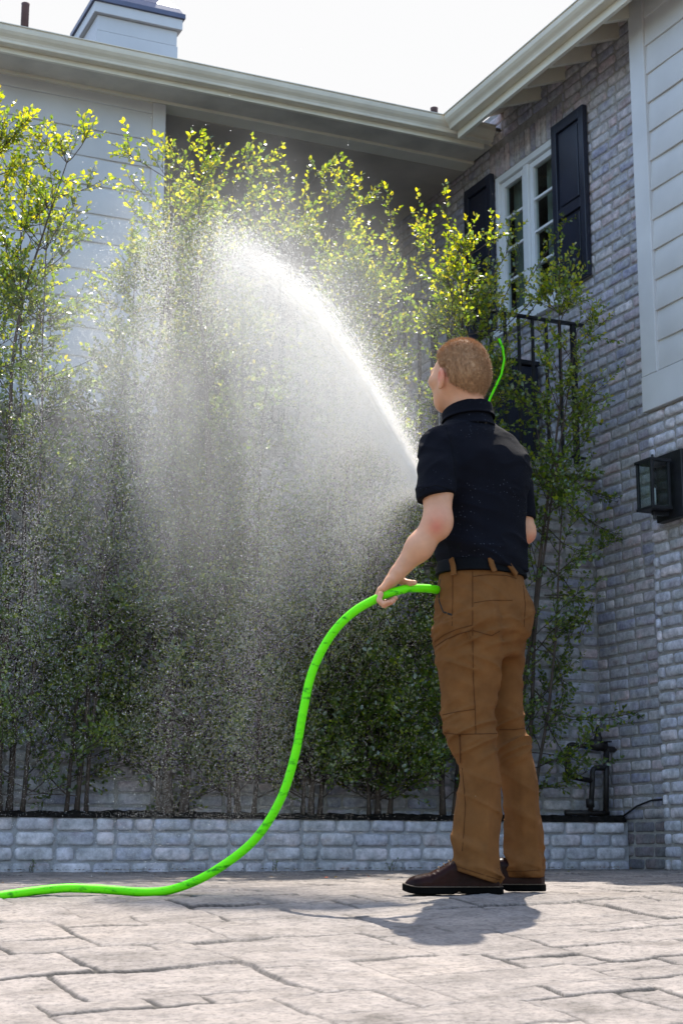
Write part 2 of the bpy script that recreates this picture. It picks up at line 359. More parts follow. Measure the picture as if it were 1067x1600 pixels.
# ------------------------------------------------------------------ ground: stamped concrete driveway falling gently towards the street
def gz(X, Y):
    z = np.interp(Y, [-40, 4.2, 4.6, 4.95, 5.12, 5.4, 8.2, 60], [-3, -.084, -.049, -.018, -.003, .001, .025, .025])
    z = np.where(Y < -26, -.09*4.55-.09*26+.0, z); return np.where(Y < 4.2, -.084-.09*(4.2-np.maximum(Y, -26)), z)
def grow(a, b, step, lo, hi):
    m = list(np.arange(a, b, step)); s = step; x = m[-1]
    while x < hi: s *= 1.25; x += s; m.append(x)
    s = step; x = a; pre = []
    while x > lo: s *= 1.25; x -= s; pre.append(x)
    return np.array(pre[::-1]+m)
def driveway():
    xs = grow(-1.12, 1.22, .0042, -1.12, 1.22)
    lf, rt = [], []; x = xs[0]; st = .0042
    while x > -70: st = min(st*1.1, .011) if x > -2.3 else st*1.25; x -= st; lf.append(x)
    x = xs[-1]; st = .0042
    while x < 70: st = min(st*1.1, .011) if x < 2.5 else st*1.25; x += st; rt.append(x)
    xs = np.concatenate([lf[::-1], xs, rt])
    ya = []; y = 2.6
    while y < 9.6: ya.append(y); y += .0040*(y/3)**1.7
    s = .012; 
    while y < 90: ya.append(y); s *= 1.25; y += s
    pre = []; y = 2.6; s = .006
    while y > -40: s *= 1.25; y -= s; pre.append(y)
    ys = np.array(pre[::-1]+ya)
    X, Y = np.meshgrid(xs, ys); X = X.ravel(); Y = Y.ravel()
    u = X*UU[0]+Y*UU[1]; v = X*VV[0]+Y*VV[1]
    fine = (X > -2.4) & (X < 2.8) & (Y > 2.0) & (Y < 10)
    P = np.stack([u, v, 0*u], 1)
    # wobble so no joint is straight
    wu = u+(fbm(P*1.7+9, 3)-.5)*.025+(fbm(P*8+3, 4)-.5)*.022+(vn(P*30)-.5)*.005
    wv = v+(fbm(P*1.7+40, 3)-.5)*.025+(fbm(P*8+70, 4)-.5)*.022+(vn(P*30+50)-.5)*.005
    m = .112; rs = np.random.RandomState(4)
    U0, V0 = -6, -2; nU, nV = 110, 100; own = -np.ones((nU, nV), int); rects = []
    sizes = [(4, 3), (3, 2), (3, 3), (2, 2), (4, 2), (2, 1), (2, 3), (1, 2), (1, 1)]
    for i in range(nU):
        for j in range(nV):
            if own[i, j] >= 0: continue
            cand = [s for s in sizes if i+s[0] <= nU and j+s[1] <= nV and (own[i:i+s[0], j:j+s[1]] < 0).all()]
            pr = np.array([s[0]*s[1] for s in cand], float)**.8; s = cand[rs.choice(len(cand), p=pr/pr.sum())]
            own[i:i+s[0], j:j+s[1]] = len(rects); rects.append((i, i+s[0], j, j+s[1]))
    R = np.array(rects, float)*m; R[:, :2] += U0; R[:, 2:] += V0
    ci = np.clip(((wu-U0)/m).astype(int), 0, nU-1); cj = np.clip(((wv-V0)/m).astype(int), 0, nV-1); t = own[ci, cj]; r = R[t]
    du = np.minimum(wu-r[:, 0], r[:, 1]-wu); dv = np.minimum(wv-r[:, 2], r[:, 3]-wv); d = np.maximum(np.minimum(du, dv), 0)
    jn = np.clip(.6+3.0*(fbm(P*3.1+11, 4)-.45), .18, 1)                       # joints fade in and out
    wd = .0045+.0065*vn(P*6+8)*jn
    jm = np.clip(1-d/wd, 0, 1)
    tid = rs.rand(len(R), 4)
    cu = (r[:, 0]+r[:, 1])/2; cv = (r[:, 2]+r[:, 3])/2
    z = gz(X, Y)
    slab = (tid[t, 0]-.5)*.006+(tid[t, 1]-.5)*.022*(u-cu)+(tid[t, 2]-.5)*.022*(v-cv)
    edge = -.0025*np.exp(-d/.010)*jn
    ter = fbm(P*np.array([5, 7, 1])+5, 5); steps = np.floor(ter*9)/9+np.clip((ter*9 % 1-.75)*4, 0, 1)/9   # split-slate ledges
    rel = slab+edge-.007*jm*jn+(steps-.5)*.015+(fbm(P*26+7, 3)-.5)*.006
    z = z+rel*fine
    base = np.array([.235, .202, .180])
    ct = base*(1+(tid[t, 3]-.5)*.16)[:, None]; st = fbm(P*1.1+3, 4)[:, None]; ct = ct*(.72+.56*st)
    warm = np.clip((fbm(P*3.3+23, 3)-.5)*4, 0, 1)[:, None]; ct = ct*(1-warm*.15)+np.array([.36, .285, .22])*warm*.15
    led = np.clip((ter*9 % 1-.7)*5, 0, 1)*np.clip(1-(ter*9 % 1-.9)*10, 0, 1)
    ct = ct*(1-.25*led[:, None]*fine[:, None])
    jj = (np.clip(jm*2.2, 0, 1)*(.15+.85*jn))[:, None]; ct = ct*(1-.86*jj)+np.array([.012, .010, .009])*.86*jj
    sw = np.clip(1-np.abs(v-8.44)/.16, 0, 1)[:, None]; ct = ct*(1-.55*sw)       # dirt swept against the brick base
    nx, ny = len(xs), len(ys); I = np.arange(nx*ny).reshape(ny, nx)
    F = np.stack([I[:-1, :-1].ravel(), I[:-1, 1:].ravel(), I[1:, 1:].ravel(), I[1:, :-1].ravel()], 1)
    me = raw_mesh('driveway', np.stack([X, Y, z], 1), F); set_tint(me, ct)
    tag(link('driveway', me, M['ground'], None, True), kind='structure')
driveway()

# ------------------------------------------------------------------ raised bed: low brick retaining wall and its soil
RW = empty('retaining_wall', W(3.5, 8.47, .02), 'low whitewashed brick retaining wall running behind the man along the planting bed', 'wall')
bricks('brickwork', 'V', 8.470, 0.4, 5.80, -.002, .312, RW, ch=.0785, bl=.215, bd=.013, mo=.010, pal='pale', seed=5, big=1.35)
mortar('mortar_bed', 'V', 8.474, 0.4, 5.80, -.05, .305, RW, col=(.36, .355, .36))
def lumpy(name, u0, u1, v0, v1, z, amp, sc, material, parent=None, step=.02):
    us = np.arange(u0, u1, step); vs = np.arange(v0, v1+step, step); A, B = np.meshgrid(us, vs); A = A.ravel(); B = B.ravel()
    P = np.stack([A, B, 0*A], 1); Z = z+(fbm(P*sc, 4)-.5)*amp; edge = (B < v0+step*.6)
    Z = np.where(edge, z-.03, Z); Z = np.where((A < u0+step*.6), z-.1, Z)
    I = np.arange(len(us)*len(vs)).reshape(len(vs), len(us))
    F = np.stack([I[:-1, :-1].ravel(), I[:-1, 1:].ravel(), I[1:, 1:].ravel(), I[1:, :-1].ravel()], 1)
    return link(name, raw_mesh(name, Wn(np.stack([A, B, Z], 1)), F), material, parent, True)
tag(lumpy('planting_soil', .3, 5.80, 8.452, 8.74, .335, .05, 14, M['soil']), kind='structure')
def debris():
    """fallen leaves and grit along the brick base"""
    rs = np.random.RandomState(9); V = []; F = []
    for i in range(420):
        u = rs.uniform(1.2, 5.7); v = 8.44-abs(rs.normal(0, .10)) if rs.rand() < .8 else rs.uniform(5.5, 8.3)
        p = np.array(W(u, v, 0)); p[2] = float(gz(p[0], p[1]))+.012; s = rs.uniform(.004, .012); a = rs.uniform(0, 6.3); k = len(V)
        V += [p+[s*cos(a), s*sin(a), 0], p+[-.5*s*sin(a), .5*s*cos(a), s*.5], p-[s*cos(a), s*sin(a), -s*.3], p+[.5*s*sin(a), -.5*s*cos(a), s*.2]]
        F.append([k, k+1, k+2, k+3])
    me = raw_mesh('fallen_leaves', np.array(V), np.array(F)); cols = np.array([(.05, .03, .012), (.02, .017, .014), (.06, .075, .012), (.12, .03, .015)])[rs.choice(4, 420, p=[.4, .35, .17, .08])]
    set_tint(me, np.repeat(cols, 4, 0)); tag(link('fallen_leaves', me, M['leaf']), 'scattered dry leaves and grit lying along the foot of the low brick wall', 'leaves', kind='stuff')
debris()

# ------------------------------------------------------------------ the house (one thing, many parts)
H = empty('house', W(5.0, 10.2, .02), 'two storey house of whitewashed brick and pale lap siding around a raised covered terrace', 'house')
R = 5.81; RP = 5.69; VT = 8.745; VB = 10.24; ZF = 2.57
WIN = (9.07, 9.91, 3.88, 5.075)
sold = (8.98, 10.0, 5.085, 5.31)
sunlip = None
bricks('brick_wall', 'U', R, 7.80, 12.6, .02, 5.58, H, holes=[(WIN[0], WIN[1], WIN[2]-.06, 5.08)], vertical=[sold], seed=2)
mortar('mortar_bed', 'U', R+.004, 7.80, 12.6, -.05, 5.62, H, holes=[WIN], step=.04)
bricks('terrace_wall', 'V', VT, -.2, R, .30, ZF-.055, H, seed=3, ch=.0735)
mortar('mortar_bed', 'V', VT+.004, -.6, R, .0, ZF-.05, H, step=.04)
bricks('brick_wall', 'U', RP, 6.2, 7.95, .015, 2.75, H, seed=4, big=1.3, bd=.014, pal='pale')
mortar('mortar_bed', 'U', RP+.004, 3.0, 7.935, -.05, 2.76, H, step=.04)
m = MB(); m.box(RP+.006, 6.4, 3.0, 7.937, -.05, 5.5); m.build('wall_core', M['mortar'], H)
m = MB(); m.box(-.6, R, 8.66, 8.90, ZF-.052, ZF+.004); m.build('terrace_ledge', M['concrete'], H, bevel=.006)
m = MB(); m.box(-3, R, 8.905, 12.6, ZF-.15, ZF); m.build('terrace_floor', M['concrete'], H)
# window reveal, room behind
def window():
    v0, v1, z0, z1 = WIN
    f = MB()
    fr = lambda a, b, c, d, x0=R-.012, x1=R+.07: f.box(x0, x1, a, b, c, d)
    fr(v0, v0+.045, z0, z1); fr(v1-.045, v1, z0, z1); fr(v0+.045, v1-.045, z1-.05, z1); fr(v0+.045, v1-.045, z0, z0+.05)
    vm = (v0+v1)/2; fr(vm-.032, vm+.032, z0+.05, z1-.05, R-.006)
    o = f.build('window', M['white'], H, bevel=.004)
    m = MB(); m.box(R-.05, R+.02, v0-.03, v1+.03, z0-.06, z0-.002); m.build('sill', M['white'], o, bevel=.004)
    for (a, b) in ((v0+.048, vm-.035), (vm+.035, v1-.048)):
        s = MB(); x0, x1 = R+.012, R+.055; c, d = z0+.053, z1-.053
        s.box(x0, x1, a, a+.042, c, d); s.box(x0, x1, b-.042, b, c, d); s.box(x0, x1, a+.042, b-.042, c, c+.055); s.box(x0, x1, a+.042, b-.042, d-.045, d)
        s.build('sash', M['white'], o, bevel=.003)
        n = 4
        for k in range(1, n): q = MB(); zz = c+.055+(d-.045-c-.055)*k/n; q.box(x0+.006, x1-.006, a+.044, b-.044, zz-.009, zz+.009); q.build('muntin', M['white'], o)
        g = MB(); g.box(x0+.02, x0+.026, a+.03, b-.03, c+.04, d-.03); g.build('pane', M['glass'], o)
    r = MB(); r.quad((R+.9, v0-.2, z0-.3), (R+.9, v1+.2, z0-.3), (R+.9, v1+.2, z1+.2), (R+.9, v0-.2, z1+.2))
    for (a, b) in ((v0-.2, v0-.2), (v1+.2, v1+.2)): r.quad((R+.06, a, z0-.3), (R+.9, a, z0-.3), (R+.9, a, z1+.2), (R+.06, a, z1+.2))
    r.quad((R+.06, v0-.2, z1+.2), (R+.9, v0-.2, z1+.2), (R+.9, v1+.2, z1+.2), (R+.06, v1+.2, z1+.2))
    r.quad((R+.06, v0-.2, z0-.3), (R+.9, v0-.2, z0-.3), (R+.9, v1+.2, z0-.3), (R+.06, v1+.2, z0-.3))
    r.build('room_interior', M['dark'], o)
    for (va, vb) in ((9.73, 9.87), (9.30, 9.40)):
        n = 24; V = []; 
        for i in range(n+1):
            a = va+(vb-va)*i/n; d = R+.13+.015*sin(i*1.9); V += [W(d, a, z0), W(d, a, z1)]
        F = np.array([[2*i, 2*i+2, 2*i+3, 2*i+1] for i in range(n)]); link('curtain', raw_mesh('curtain', np.array(V), F), M['curtain'], o, True)
window()
def shutter(v0, v1, z0=3.90, z1=5.125):
    x1 = R-.014; x0 = x1-.038; m = MB(); st = .062
    zm = z0+(z1-z0)*.44
    m.box(x0, x1, v0, v0+st, z0, z1); m.box(x0, x1, v1-st, v1, z0, z1)
    for (a, b) in ((z0, z0+.075), (zm-.032, zm+.032), (z1-.075, z1)): m.box(x0+.001, x1, v0+st, v1-st, a, b)
    o = m.build('shutter', M['shutter'], H, bevel=.004)
    for (a, b) in ((z0+.075, zm-.032), (zm+.032, z1-.075)):
        p = MB(); p.box(x0+.020, x1-.002, v0+st, v1-st, a, b); p.box(x0+.010, x0+.020, v0+st+.025, v1-st-.025, a+.025, b-.025); p.build('panel', M['shutter'], o, bevel=.006)
shutter(8.655, 9.062); shutter(9.918, 10.325)
# lap siding: boards with a real lap
def siding(name, plane, d, a0, a1, z0, z1, exp, zref):
    V = []; F = []; edges = [z0]+[z for z in np.arange(zref-exp*60, z1, exp) if z0+.02 < z < z1-.02]+[z1]
    for k in range(len(edges)-1):
        lo, hi = edges[k], edges[k+1]; n = len(V); nn = max(2, int((a1-a0)/.25)); 
        for j in range(nn+1):
            a = a0+(a1-a0)*j/nn; wob = .0015*sin(a*7+k*3)+.001*sin(a*17+k)
            for (p, z) in ((.004, lo), (-.012, lo+wob*.6), (-.0135, lo+.003+wob*.6), (0, hi+.002)):
                V.append(W(d+p+wob, a, z) if plane == 'U' else W(a, d+p+wob, z))
            if j < nn:
                for q in range(3): F.append([n+j*4+q, n+(j+1)*4+q, n+(j+1)*4+q+1, n+j*4+q+1])
    F = np.array(F); F = F[:, ::-1] if plane == 'U' else F
    return link(name, raw_mesh(name, np.array(V), F), M['siding'], H)
siding('siding_wall', 'U', RP-.008, 3.0, 7.80, 2.985, 5.5, .195, 5.315)
m = MB(); m.box(RP-.034, RP+.02, 7.79, 7.945, 2.978, 5.5); m.build('corner_board', M['siding'], H, bevel=.004)
m = MB(); m.box(RP-.036, RP+.02, 3.0, 7.948, 2.755, 2.975); m.build('skirt_board', M['siding'], H, bevel=.004)
siding('siding_wall', 'V', VB, -3.0, 3.215, ZF, 5.33, .205, 5.235)
m = MB(); m.box(3.21, 3.305, VB-.028, VB+.10, ZF, 5.312); m.build('corner_board', M['siding'], H, bevel=.004)
m = MB(); m.box(-3, R-.02, VB-.034, VB+.12, 5.314, 5.40); m.build('beam', M['trim'], H, bevel=.004)
m = MB(); m.box(3.22, 3.24, VB+.102, 12.6, ZF, 5.31); m.build('porch_side_wall', M['porch'], H)
m = MB(); m.box(3.22, R-.02, VB+.122, 12.6, 5.312, 5.36); m.build('porch_ceiling', M['porch'], H)
m = MB(); m.box(3.22, R, 12.6, 12.7, ZF, 5.4); m.build('porch_back_wall', M['porch'], H)
m = MB(); m.box(4.2, 5.1, 12.57, 12.598, ZF, 4.75); m.build('porch_door', M['dark'], H)
# eaves of the wing behind
m = MB(); m.box(-3.4, R-.03, 9.905, VB-.036, 5.335, 5.355); m.build('soffit', M['soffit'], H)
m = MB(); m.box(-3.4, 5.69, 9.875, 9.903, 5.288, 5.44); m.build('fascia', M['trim'], H, bevel=.003)
def gutter(axis, base, a0, a1, z, dz=.112):
    k = [(0, 1), (0, .0), (-.060, .0), (-.064, .04), (-.066, .16), (-.074, .3), (-.092, .46), (-.104, .62), (-.108, .8), (-.108, .93), (-.117, .95), (-.117, 1.0), (-.098, 1.0), (-.098, .8), (-.085, .62), (-.055, .4), (-.05, .08), (-.01, .08), (-.01, 1)]
    m = MB(); m.prism([(base+p, z+q*dz) for p, q in k], axis, a0, a1); o = m.build('gutter', M['gutter'], H); return o
gutter('u', 9.873, -3.4, 5.73, 5.325)
ROOFT = math.tan(radians(24))
m = MB()
y0 = 9.83; m.add([W(-3.6, y0, 5.455), W(R+2.2, y0, 5.455), W(R+2.2, 15, 5.455+(15-y0)*ROOFT), W(-3.6, 15, 5.455+(15-y0)*ROOFT), W(-3.6, y0, 5.43), W(R+2.2, y0, 5.43), W(R+2.2, 15, 5.43+(15-y0)*ROOFT), W(-3.6, 15, 5.43+(15-y0)*ROOFT),
                  W(-3.6, 20, 5.455), W(R+2.2, 20, 5.455)], [(0, 1, 2, 3), (7, 6, 5, 4), (0, 4, 5, 1), (3, 2, 9, 8), (0, 3, 7, 4), (1, 5, 6, 2)])
rf = m.build('roof', M['roof'], H)
# chimney with a flared metal cap, vent pipes
m = MB(); cu0, cu1, cv0, cv1 = 3.275, 3.965, 12.0, 12.62
zc = [5.9, 6.36, 6.56, 6.76, 6.90, 7.0]
for k in range(len(zc)-1):
    e = 0.006*((k+1) % 2)+(.03 if k == 4 else 0); m.box(cu0-e, cu1+e, cv0-e, cv1+e, zc[k]+(.004 if k else 0), zc[k+1])
ch = m.build('chimney', M['siding'], rf, bevel=.004)
m = MB(); q = .055; 
for (e0, za, e1, zb) in ((q, 7.0, q, 7.045), (q-.012, 7.047, .01, 7.11), (.01, 7.11, -.10, 7.25), (-.10, 7.25, -.12, 7.45)):
    lo = [W(a, b, za) for a, b in ((cu0-e0, cv0-e0), (cu1+e0, cv0-e0), (cu1+e0, cv1+e0), (cu0-e0, cv1+e0))]; hi = [W(a, b, zb) for a, b in ((cu0-e1, cv0-e1), (cu1+e1, cv0-e1), (cu1+e1, cv1+e1), (cu0-e1, cv1+e1))]
    m.add(lo+hi, [(0, 1, 5, 4), (1, 2, 6, 5), (2, 3, 7, 6), (3, 0, 4, 7), (3, 2, 1, 0), (4, 5, 6, 7)])
m.build('chimney_cap', M['capmetal'], ch, bevel=.004)
for (px, py, rr, ht) in ((40.5, 6, .032, .0), (678, 169, .033, 0)):
    u_, v_, z_ = onV(px, py, 12.0); m = MB(); m.tube([W(u_, v_, z_-.7), W(u_, v_, z_-.02), W(u_, v_, z_)], [rr, rr, rr*1.08], 14); m.build('vent_pipe', M['ventpipe'], rf, True)
# eave of the right wing: gutter, fascia, rafter tails, boarded soffit
gutter('v', 5.395, 2.5, 9.752, 5.322)
m = MB(); m.box(5.397, 5.425, 2.5, 9.75, 5.262, 5.45); m.build('fascia', M['trim'], H, bevel=.003)
m = MB(); m.prism([(5.36, 5.455), (9.5, 7.3), (9.5, 7.27), (5.36, 5.43)], 'v', 2.4, 9.83); m.build('roof', M['roof'], H)
m = MB(); m.prism([(5.426, 5.425), (5.84, 5.60), (5.84, 5.585), (5.426, 5.41)], 'v', 2.5, 9.83); m.build('soffit', M['soffit'], H)
v_ = 9.27
while v_ > 2.6:
    m = MB(); m.prism([(5.427, 5.408), (5.815, 5.575), (5.815, 5.44), (5.50, 5.32), (5.427, 5.32)], 'v', v_-.022, v_+.022); m.build('rafter_tail', M['trim'], H, bevel=.003); v_ -= .33

# ------------------------------------------------------------------ terrace railing
RL = empty('terrace_railing', W(5.0, 8.79, ZF), 'black iron railing along the edge of the upper terrace, half hidden by foliage', 'railing')
m = MB(); m.box(3.35, 5.797, 8.772, 8.812, 3.578, 3.596); m.build('top_rail', M['iron'], RL, bevel=.003)
m = MB(); m.box(3.35, 5.797, 8.781, 8.803, 2.66, 2.675); m.build('bottom_rail', M['iron'], RL, bevel=.002)
u_ = 5.72; k = 0
while u_ > 3.4:
    hw = .016 if k % 10 == 0 else .0085
    m = MB(); m.box(u_-hw, u_+hw, 8.792-hw, 8.792+hw, ZF+.005 if k % 10 == 0 else 2.676, 3.577); m.build('post' if k % 10 == 0 else 'baluster', M['iron'], RL); u_ -= .105; k += 1
CB = empty('terrace_cabinet', W(5.6, 9.6, ZF), 'dark cabinet standing on the terrace against the brick wall below the window', 'cabinet')
m = MB(); m.box(5.42, 5.775, 9.33, 10.1, ZF+.05, 3.44); m.build('carcass', M['shutter'], CB, bevel=.008)
m = MB(); m.box(5.40, 5.78, 9.31, 10.12, 3.445, 3.48); m.build('top', M['iron'], CB, bevel=.006)
for a in (9.34, 9.725):
    m = MB(); m.box(5.40, 5.418, a, a+.37, ZF+.08, 3.42); d = m.build('door', M['shutter'], CB, bevel=.004)
    q = MB(); q.tube([W(5.385, a+.30, 3.1), W(5.385, a+.30, 3.3)], .006, 6); q.build('handle', M['iron'], d)

# ------------------------------------------------------------------ wall lantern
def lantern():
    L = empty('wall_lantern', W(RP, 7.68, 2.05), 'black box lantern with clear glass sides mounted on the brick pier under the siding', 'lantern')
    m = MB(); m.box(5.618, RP-.018, 7.535, 7.80, 2.035, 2.435); m.build('back_plate', M['iron'], L, bevel=.004)
    u0, u1, v0, v1, z0, z1 = 5.455, 5.59, 7.605, 7.76, 2.085, 2.375; b = .0085; f = MB()
    for (a, c) in ((u0, v0), (u1-2*b, v0), (u0, v1-2*b), (u1-2*b, v1-2*b)): f.box(a, a+2*b, c, c+2*b, z0+.012, z1-.012)
    f.box(u0-.006, u1+.006, v0-.006, v1+.006, z1-.012, z1+.006); f.box(u0-.004, u1+.004, v0-.004, v1+.004, z0-.004, z0+.012)
    f.box(u0+.035, u1-.035, v0+.04, v1-.04, z1+.007, z1+.02)
    cx, cy = (u0+u1)/2, (v0+v1)/2
    f.tube([W(cx, cy, z1+.018), W(cx, cy, z1+.045)], .008, 10); f.tube([W(cx, cy, z0-.055), W(cx, cy, z0-.004)], .010, 10)
    f.box(cx-.015, 5.617, cy-.012, cy+.012, z0-.03, z0-.005); f.box(u1-.01, 5.617, cy-.012, cy+.012, z1-.01, z1+.004)
    f.build('frame', M['iron'], L, bevel=.0015)
    for (a0, a1, c0, c1) in ((u0+.006, u0+.009, v0+.017, v1-.017), (u1-.009, u1-.006, v0+.017, v1-.017), (u0+.017, u1-.017, v0+.006, v0+.009), (u0+.017, u1-.017, v1-.009, v1-.006)):
        g = MB(); g.box(a0, a1, c0, c1, z0+.013, z1-.013); g.build('glass_pane', M['glass'], L)
    t = MB(); t.tube([W(cx, cy, z0+.012), W(cx, cy, z0+.13)], .013, 12); t.build('candle_tube', M['white'], L, True)
lantern()

# ------------------------------------------------------------------ irrigation pipework on the bed
def pipework():
    K = empty('pipework', W(5.7, 8.6, .34), 'dark irrigation valve and looped pipes standing on the bed by the brick corner', 'pipes')
    def pp(l, r, nm, extra=None):
        m = MB(); pts = [W(*onV(x, y, 8.60)) for x, y in l]
        # rounded elbows
        out = [Vector(pts[0])]
        for i in range(1, len(pts)-1):
            a, b, c = Vector(pts[i-1]), Vector(pts[i]), Vector(pts[i+1]); d1 = (a-b).normalized()*.022; d2 = (c-b).normalized()*.022
            out += [b+d1, b+d1*.35+d2*.35, b+d2]
        out.append(Vector(pts[-1])); m.tube(out, r, 12); return m.build(nm, M['pipe'], K, True)
    pp([(930, 1167), (887, 1163), (886, 1213), (924, 1220)], .016, 'pipe')
    pp([(946, 1178), (946, 1200), (925, 1200), (925, 1222), (922, 1269)], .017, 'pipe')
    pp([(947, 1168), (946, 1272)], .018, 'pipe'); pp([(883, 1270), (950, 1271)], .017, 'pipe')
    pp([(926, 1168), (976, 1173)], .018, 'pipe')
    pp([(968, 1172), (981, 1173.5)], .028, 'pipe_cap'); pp([(921, 1248), (922, 1262)], .026, 'coupling')
    pp([(923, 1163), (945, 1166)], .033, 'valve_body')
    b = onV(934, 1162, 8.60); m = MB(); m.tube([W(*b), W(b[0], b[1], b[2]+.03), W(b[0], b[1], b[2]+.075), W(b[0], b[1], b[2]+.10), W(b[0], b[1], b[2]+.12)], [.026, .026, .017, .012, .005], 12); m.build('bonnet', M['pipe'], K, True)
    m = MB(); m.tube([W(b[0], b[1], b[2]-.045), W(b[0], b[1], b[2])], [.014, .022], 12); m.build('drain_plug', M['pipe'], K, True)
    c = onV(944, 1159, 8.57); m = MB(); m.tube([W(c[0]-.005, c[1], c[2]), W(c[0]+.05, c[1], c[2]+.002)], .006, 6); m.build('lever', M['pipe'], K, True)
    for x, y in ((915, 1167), (967, 1171)):
        a = onV(x, y, 8.60); m = MB(); m.tube([W(a[0]-.003, a[1], a[2]), W(a[0]+.003, a[1], a[2])], .016, 12); m.build('clamp', M['bluetag'], K, True)
pipework()
m = MB(); m.tube([W(5.72, 8.62, .34), W(5.79, 8.5, .345), W(5.786, 8.35, .40), W(5.788, 8.2, .43), W(5.785, 7.95, .435)], .006, 6)
tag(m.build('cable', M['pipe'], None, True), 'thin black cable running from the bed along the brick corner', 'cable')

# ------------------------------------------------------------------ trees in the bed
class Tree:
    def __init__(s, seed): s.rs = np.random.RandomState(seed); s.stems = MB(); s.twigs = MB(); s.L = []   # leaf: pos, dir, size, tone
    def leaf(s, p, d, size): s.L.append((*p, *d, size))
    def clampv(s, p):
        # keep clear of the terrace wall below its ledge, and of the railing above
        q = np.array(p); lim = 8.70 if q[2] < 2.62 else 9.6
        if q[1] > lim: q[1] = lim-.01
        return q
    def twig(s, p, d, L, dens, r=.0022):
        rs = s.rs; n = max(3, int(L/.035)); pts = [p]; q = p.copy()
        for i in range(n):
            d = d+rs.normal(0, .13, 3)+np.array([0, 0, .05]); d /= np.linalg.norm(d); q = s.clampv(q+d*L/n); pts.append(q)
        s.twigs.tube([W(*a) for a in pts], list(np.linspace(r, .0009, n+1)), 3, False)
        k = int(L*dens)
        for i in range(k):
            t = (i+rs.rand()*.6+.4)/k*n; j = min(int(t), n-1); a = pts[j]+(pts[j+1]-pts[j])*(t-j)
            ax = rs.normal(0, 1, 3); ax -= d*(ax@d); ax /= np.linalg.norm(ax)+1e-6
            ld = d*.55+ax*.8+np.array([0, 0, .12]); s.leaf(a, ld/np.linalg.norm(ld), rs.uniform(.6, 1.15))
        s.leaf(pts[-1], d, rs.uniform(.7, 1.1))
    def branch(s, p, d, L, r, dens, tw=1.0):
        rs = s.rs; n = max(4, int(L/.06)); pts = [p]; q = p.copy()
        for i in range(n):
            d = d+rs.normal(0, .10, 3)+np.array([0, 0, .06]); d /= np.linalg.norm(d); q = s.clampv(q+d*L/n); pts.append(q)
            if i > 0:
                for _ in range(rs.poisson(2.1*tw)):
                    ax = rs.normal(0, 1, 3); ax -= d*(ax@d); ax /= np.linalg.norm(ax)
                    td = d*.6+ax*.75+np.array([0, 0, .25]); s.twig(q, td/np.linalg.norm(td), rs.uniform(.06, .20), dens)
        s.twig(q, d, rs.uniform(.1, .2), dens)
        s.twigs.tube([W(*a) for a in pts], list(np.linspace(r, .0022, n+1)), 4, False)
        return pts
    def stem(s, u, v, lean, H, r, dens, bfrom=.35, nb=1.0, spread=.56, fv=.45, lowthin=1.0):
        rs = s.rs; n = int(H/.10); p = np.array([u, v, .32]); pts = [p.copy()]; d = np.array([lean[0], lean[1], 1.]); d /= np.linalg.norm(d)
        for i in range(n):
            t = i/n; d = d+rs.normal(0, .028, 3)*np.array([1, .7, .3])-np.array([(p[0]-u-lean[0]*(p[2]-.3))*.06, 0, 0]); d[2] = max(d[2], .8); d /= np.linalg.norm(d); p = p+d*.1
            lim = 8.66 if p[2] < 2.65 else 9.3
            if p[1] > lim: p[1] = lim; d[1] = -abs(d[1])
            if p[1] < 7.9: d[1] += .1
            pts.append(p.copy())
            if p[2] > bfrom:
                m = 1 if p[2] > 2.0 else lowthin
                for _ in range(rs.poisson(1.5*nb*m)):
                    a = rs.uniform(0, 2*pi); hv = np.array([cos(a), sin(a)*fv-.15, 0]); el = rs.uniform(.25, .9) if p[2] > 1.5 else rs.uniform(-.05, .6)
                    bd = np.array([hv[0]*cos(el), hv[1]*cos(el), sin(el)]); bl = spread*rs.uniform(.45, 1.15)*(1-.62*t)
                    s.branch(p.copy(), bd/np.linalg.norm(bd), bl, .0045*(1-.4*t), dens, .9)
        rr = [max(r*(1-i/(n+2))**.8, .003) for i in range(n+1)]; rr[0] *= 1.3
        s.stems.tube([W(*a) for a in pts], rr, 7)
        s.twig(pts[-1], d, .22, dens); return pts
    def build(s, label, group, loc, size=.024):
        o = empty('tree', loc, label, 'tree', group)
        s.stems.build('trunk', M['stem'], o, True)
        if s.twigs.v: s.twigs.build('branches', M['stem'], o, True)
        A = np.array(s.L, np.float32); n = len(A); rs = s.rs
        P = np.stack([UU[0]*A[:,0]+VV[0]*A[:,1], UU[1]*A[:,0]+VV[1]*A[:,1], A[:,2]], 1)
        D = np.stack([UU[0]*A[:,3]+VV[0]*A[:,4], UU[1]*A[:,3]+VV[1]*A[:,4], A[:,5]], 1)
        sz = (A[:,6]*size)[:,None]
        nn = rs.normal(0, .75, (n, 3))+np.array([0, 0, .8]); nn -= D*(nn*D).sum(1, keepdims=True); nn /= np.linalg.norm(nn, axis=1, keepdims=True)
        S = np.cross(D, nn); st = P+D*sz*.12
        droop = nn*sz*.10
        v0 = st; v1 = st+D*sz*.28+S*sz*.30+nn*sz*.09; v2 = st+D*sz*.66+S*sz*.27+nn*sz*.06; v3 = st+D*sz-droop; v4 = st+D*sz*.66-S*sz*.27+nn*sz*.06; v5 = st+D*sz*.28-S*sz*.30+nn*sz*.09; v6 = st+D*sz*.45
        V = np.stack([v0, v1, v2, v3, v4, v5, v6], 1).reshape(-1, 3)
        q = np.array([[0, 1, 2, 6], [6, 2, 3, 4], [0, 6, 4, 5]]); F = (q[None]+np.arange(n)[:,None,None]*7).reshape(-1, 4)
        me = raw_mesh('foliage', V, F)
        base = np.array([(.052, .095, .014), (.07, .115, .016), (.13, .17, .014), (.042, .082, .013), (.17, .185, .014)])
        hi = np.clip((A[:,2]-2.6)/1.6, 0, 1); pr = rs.rand(n)
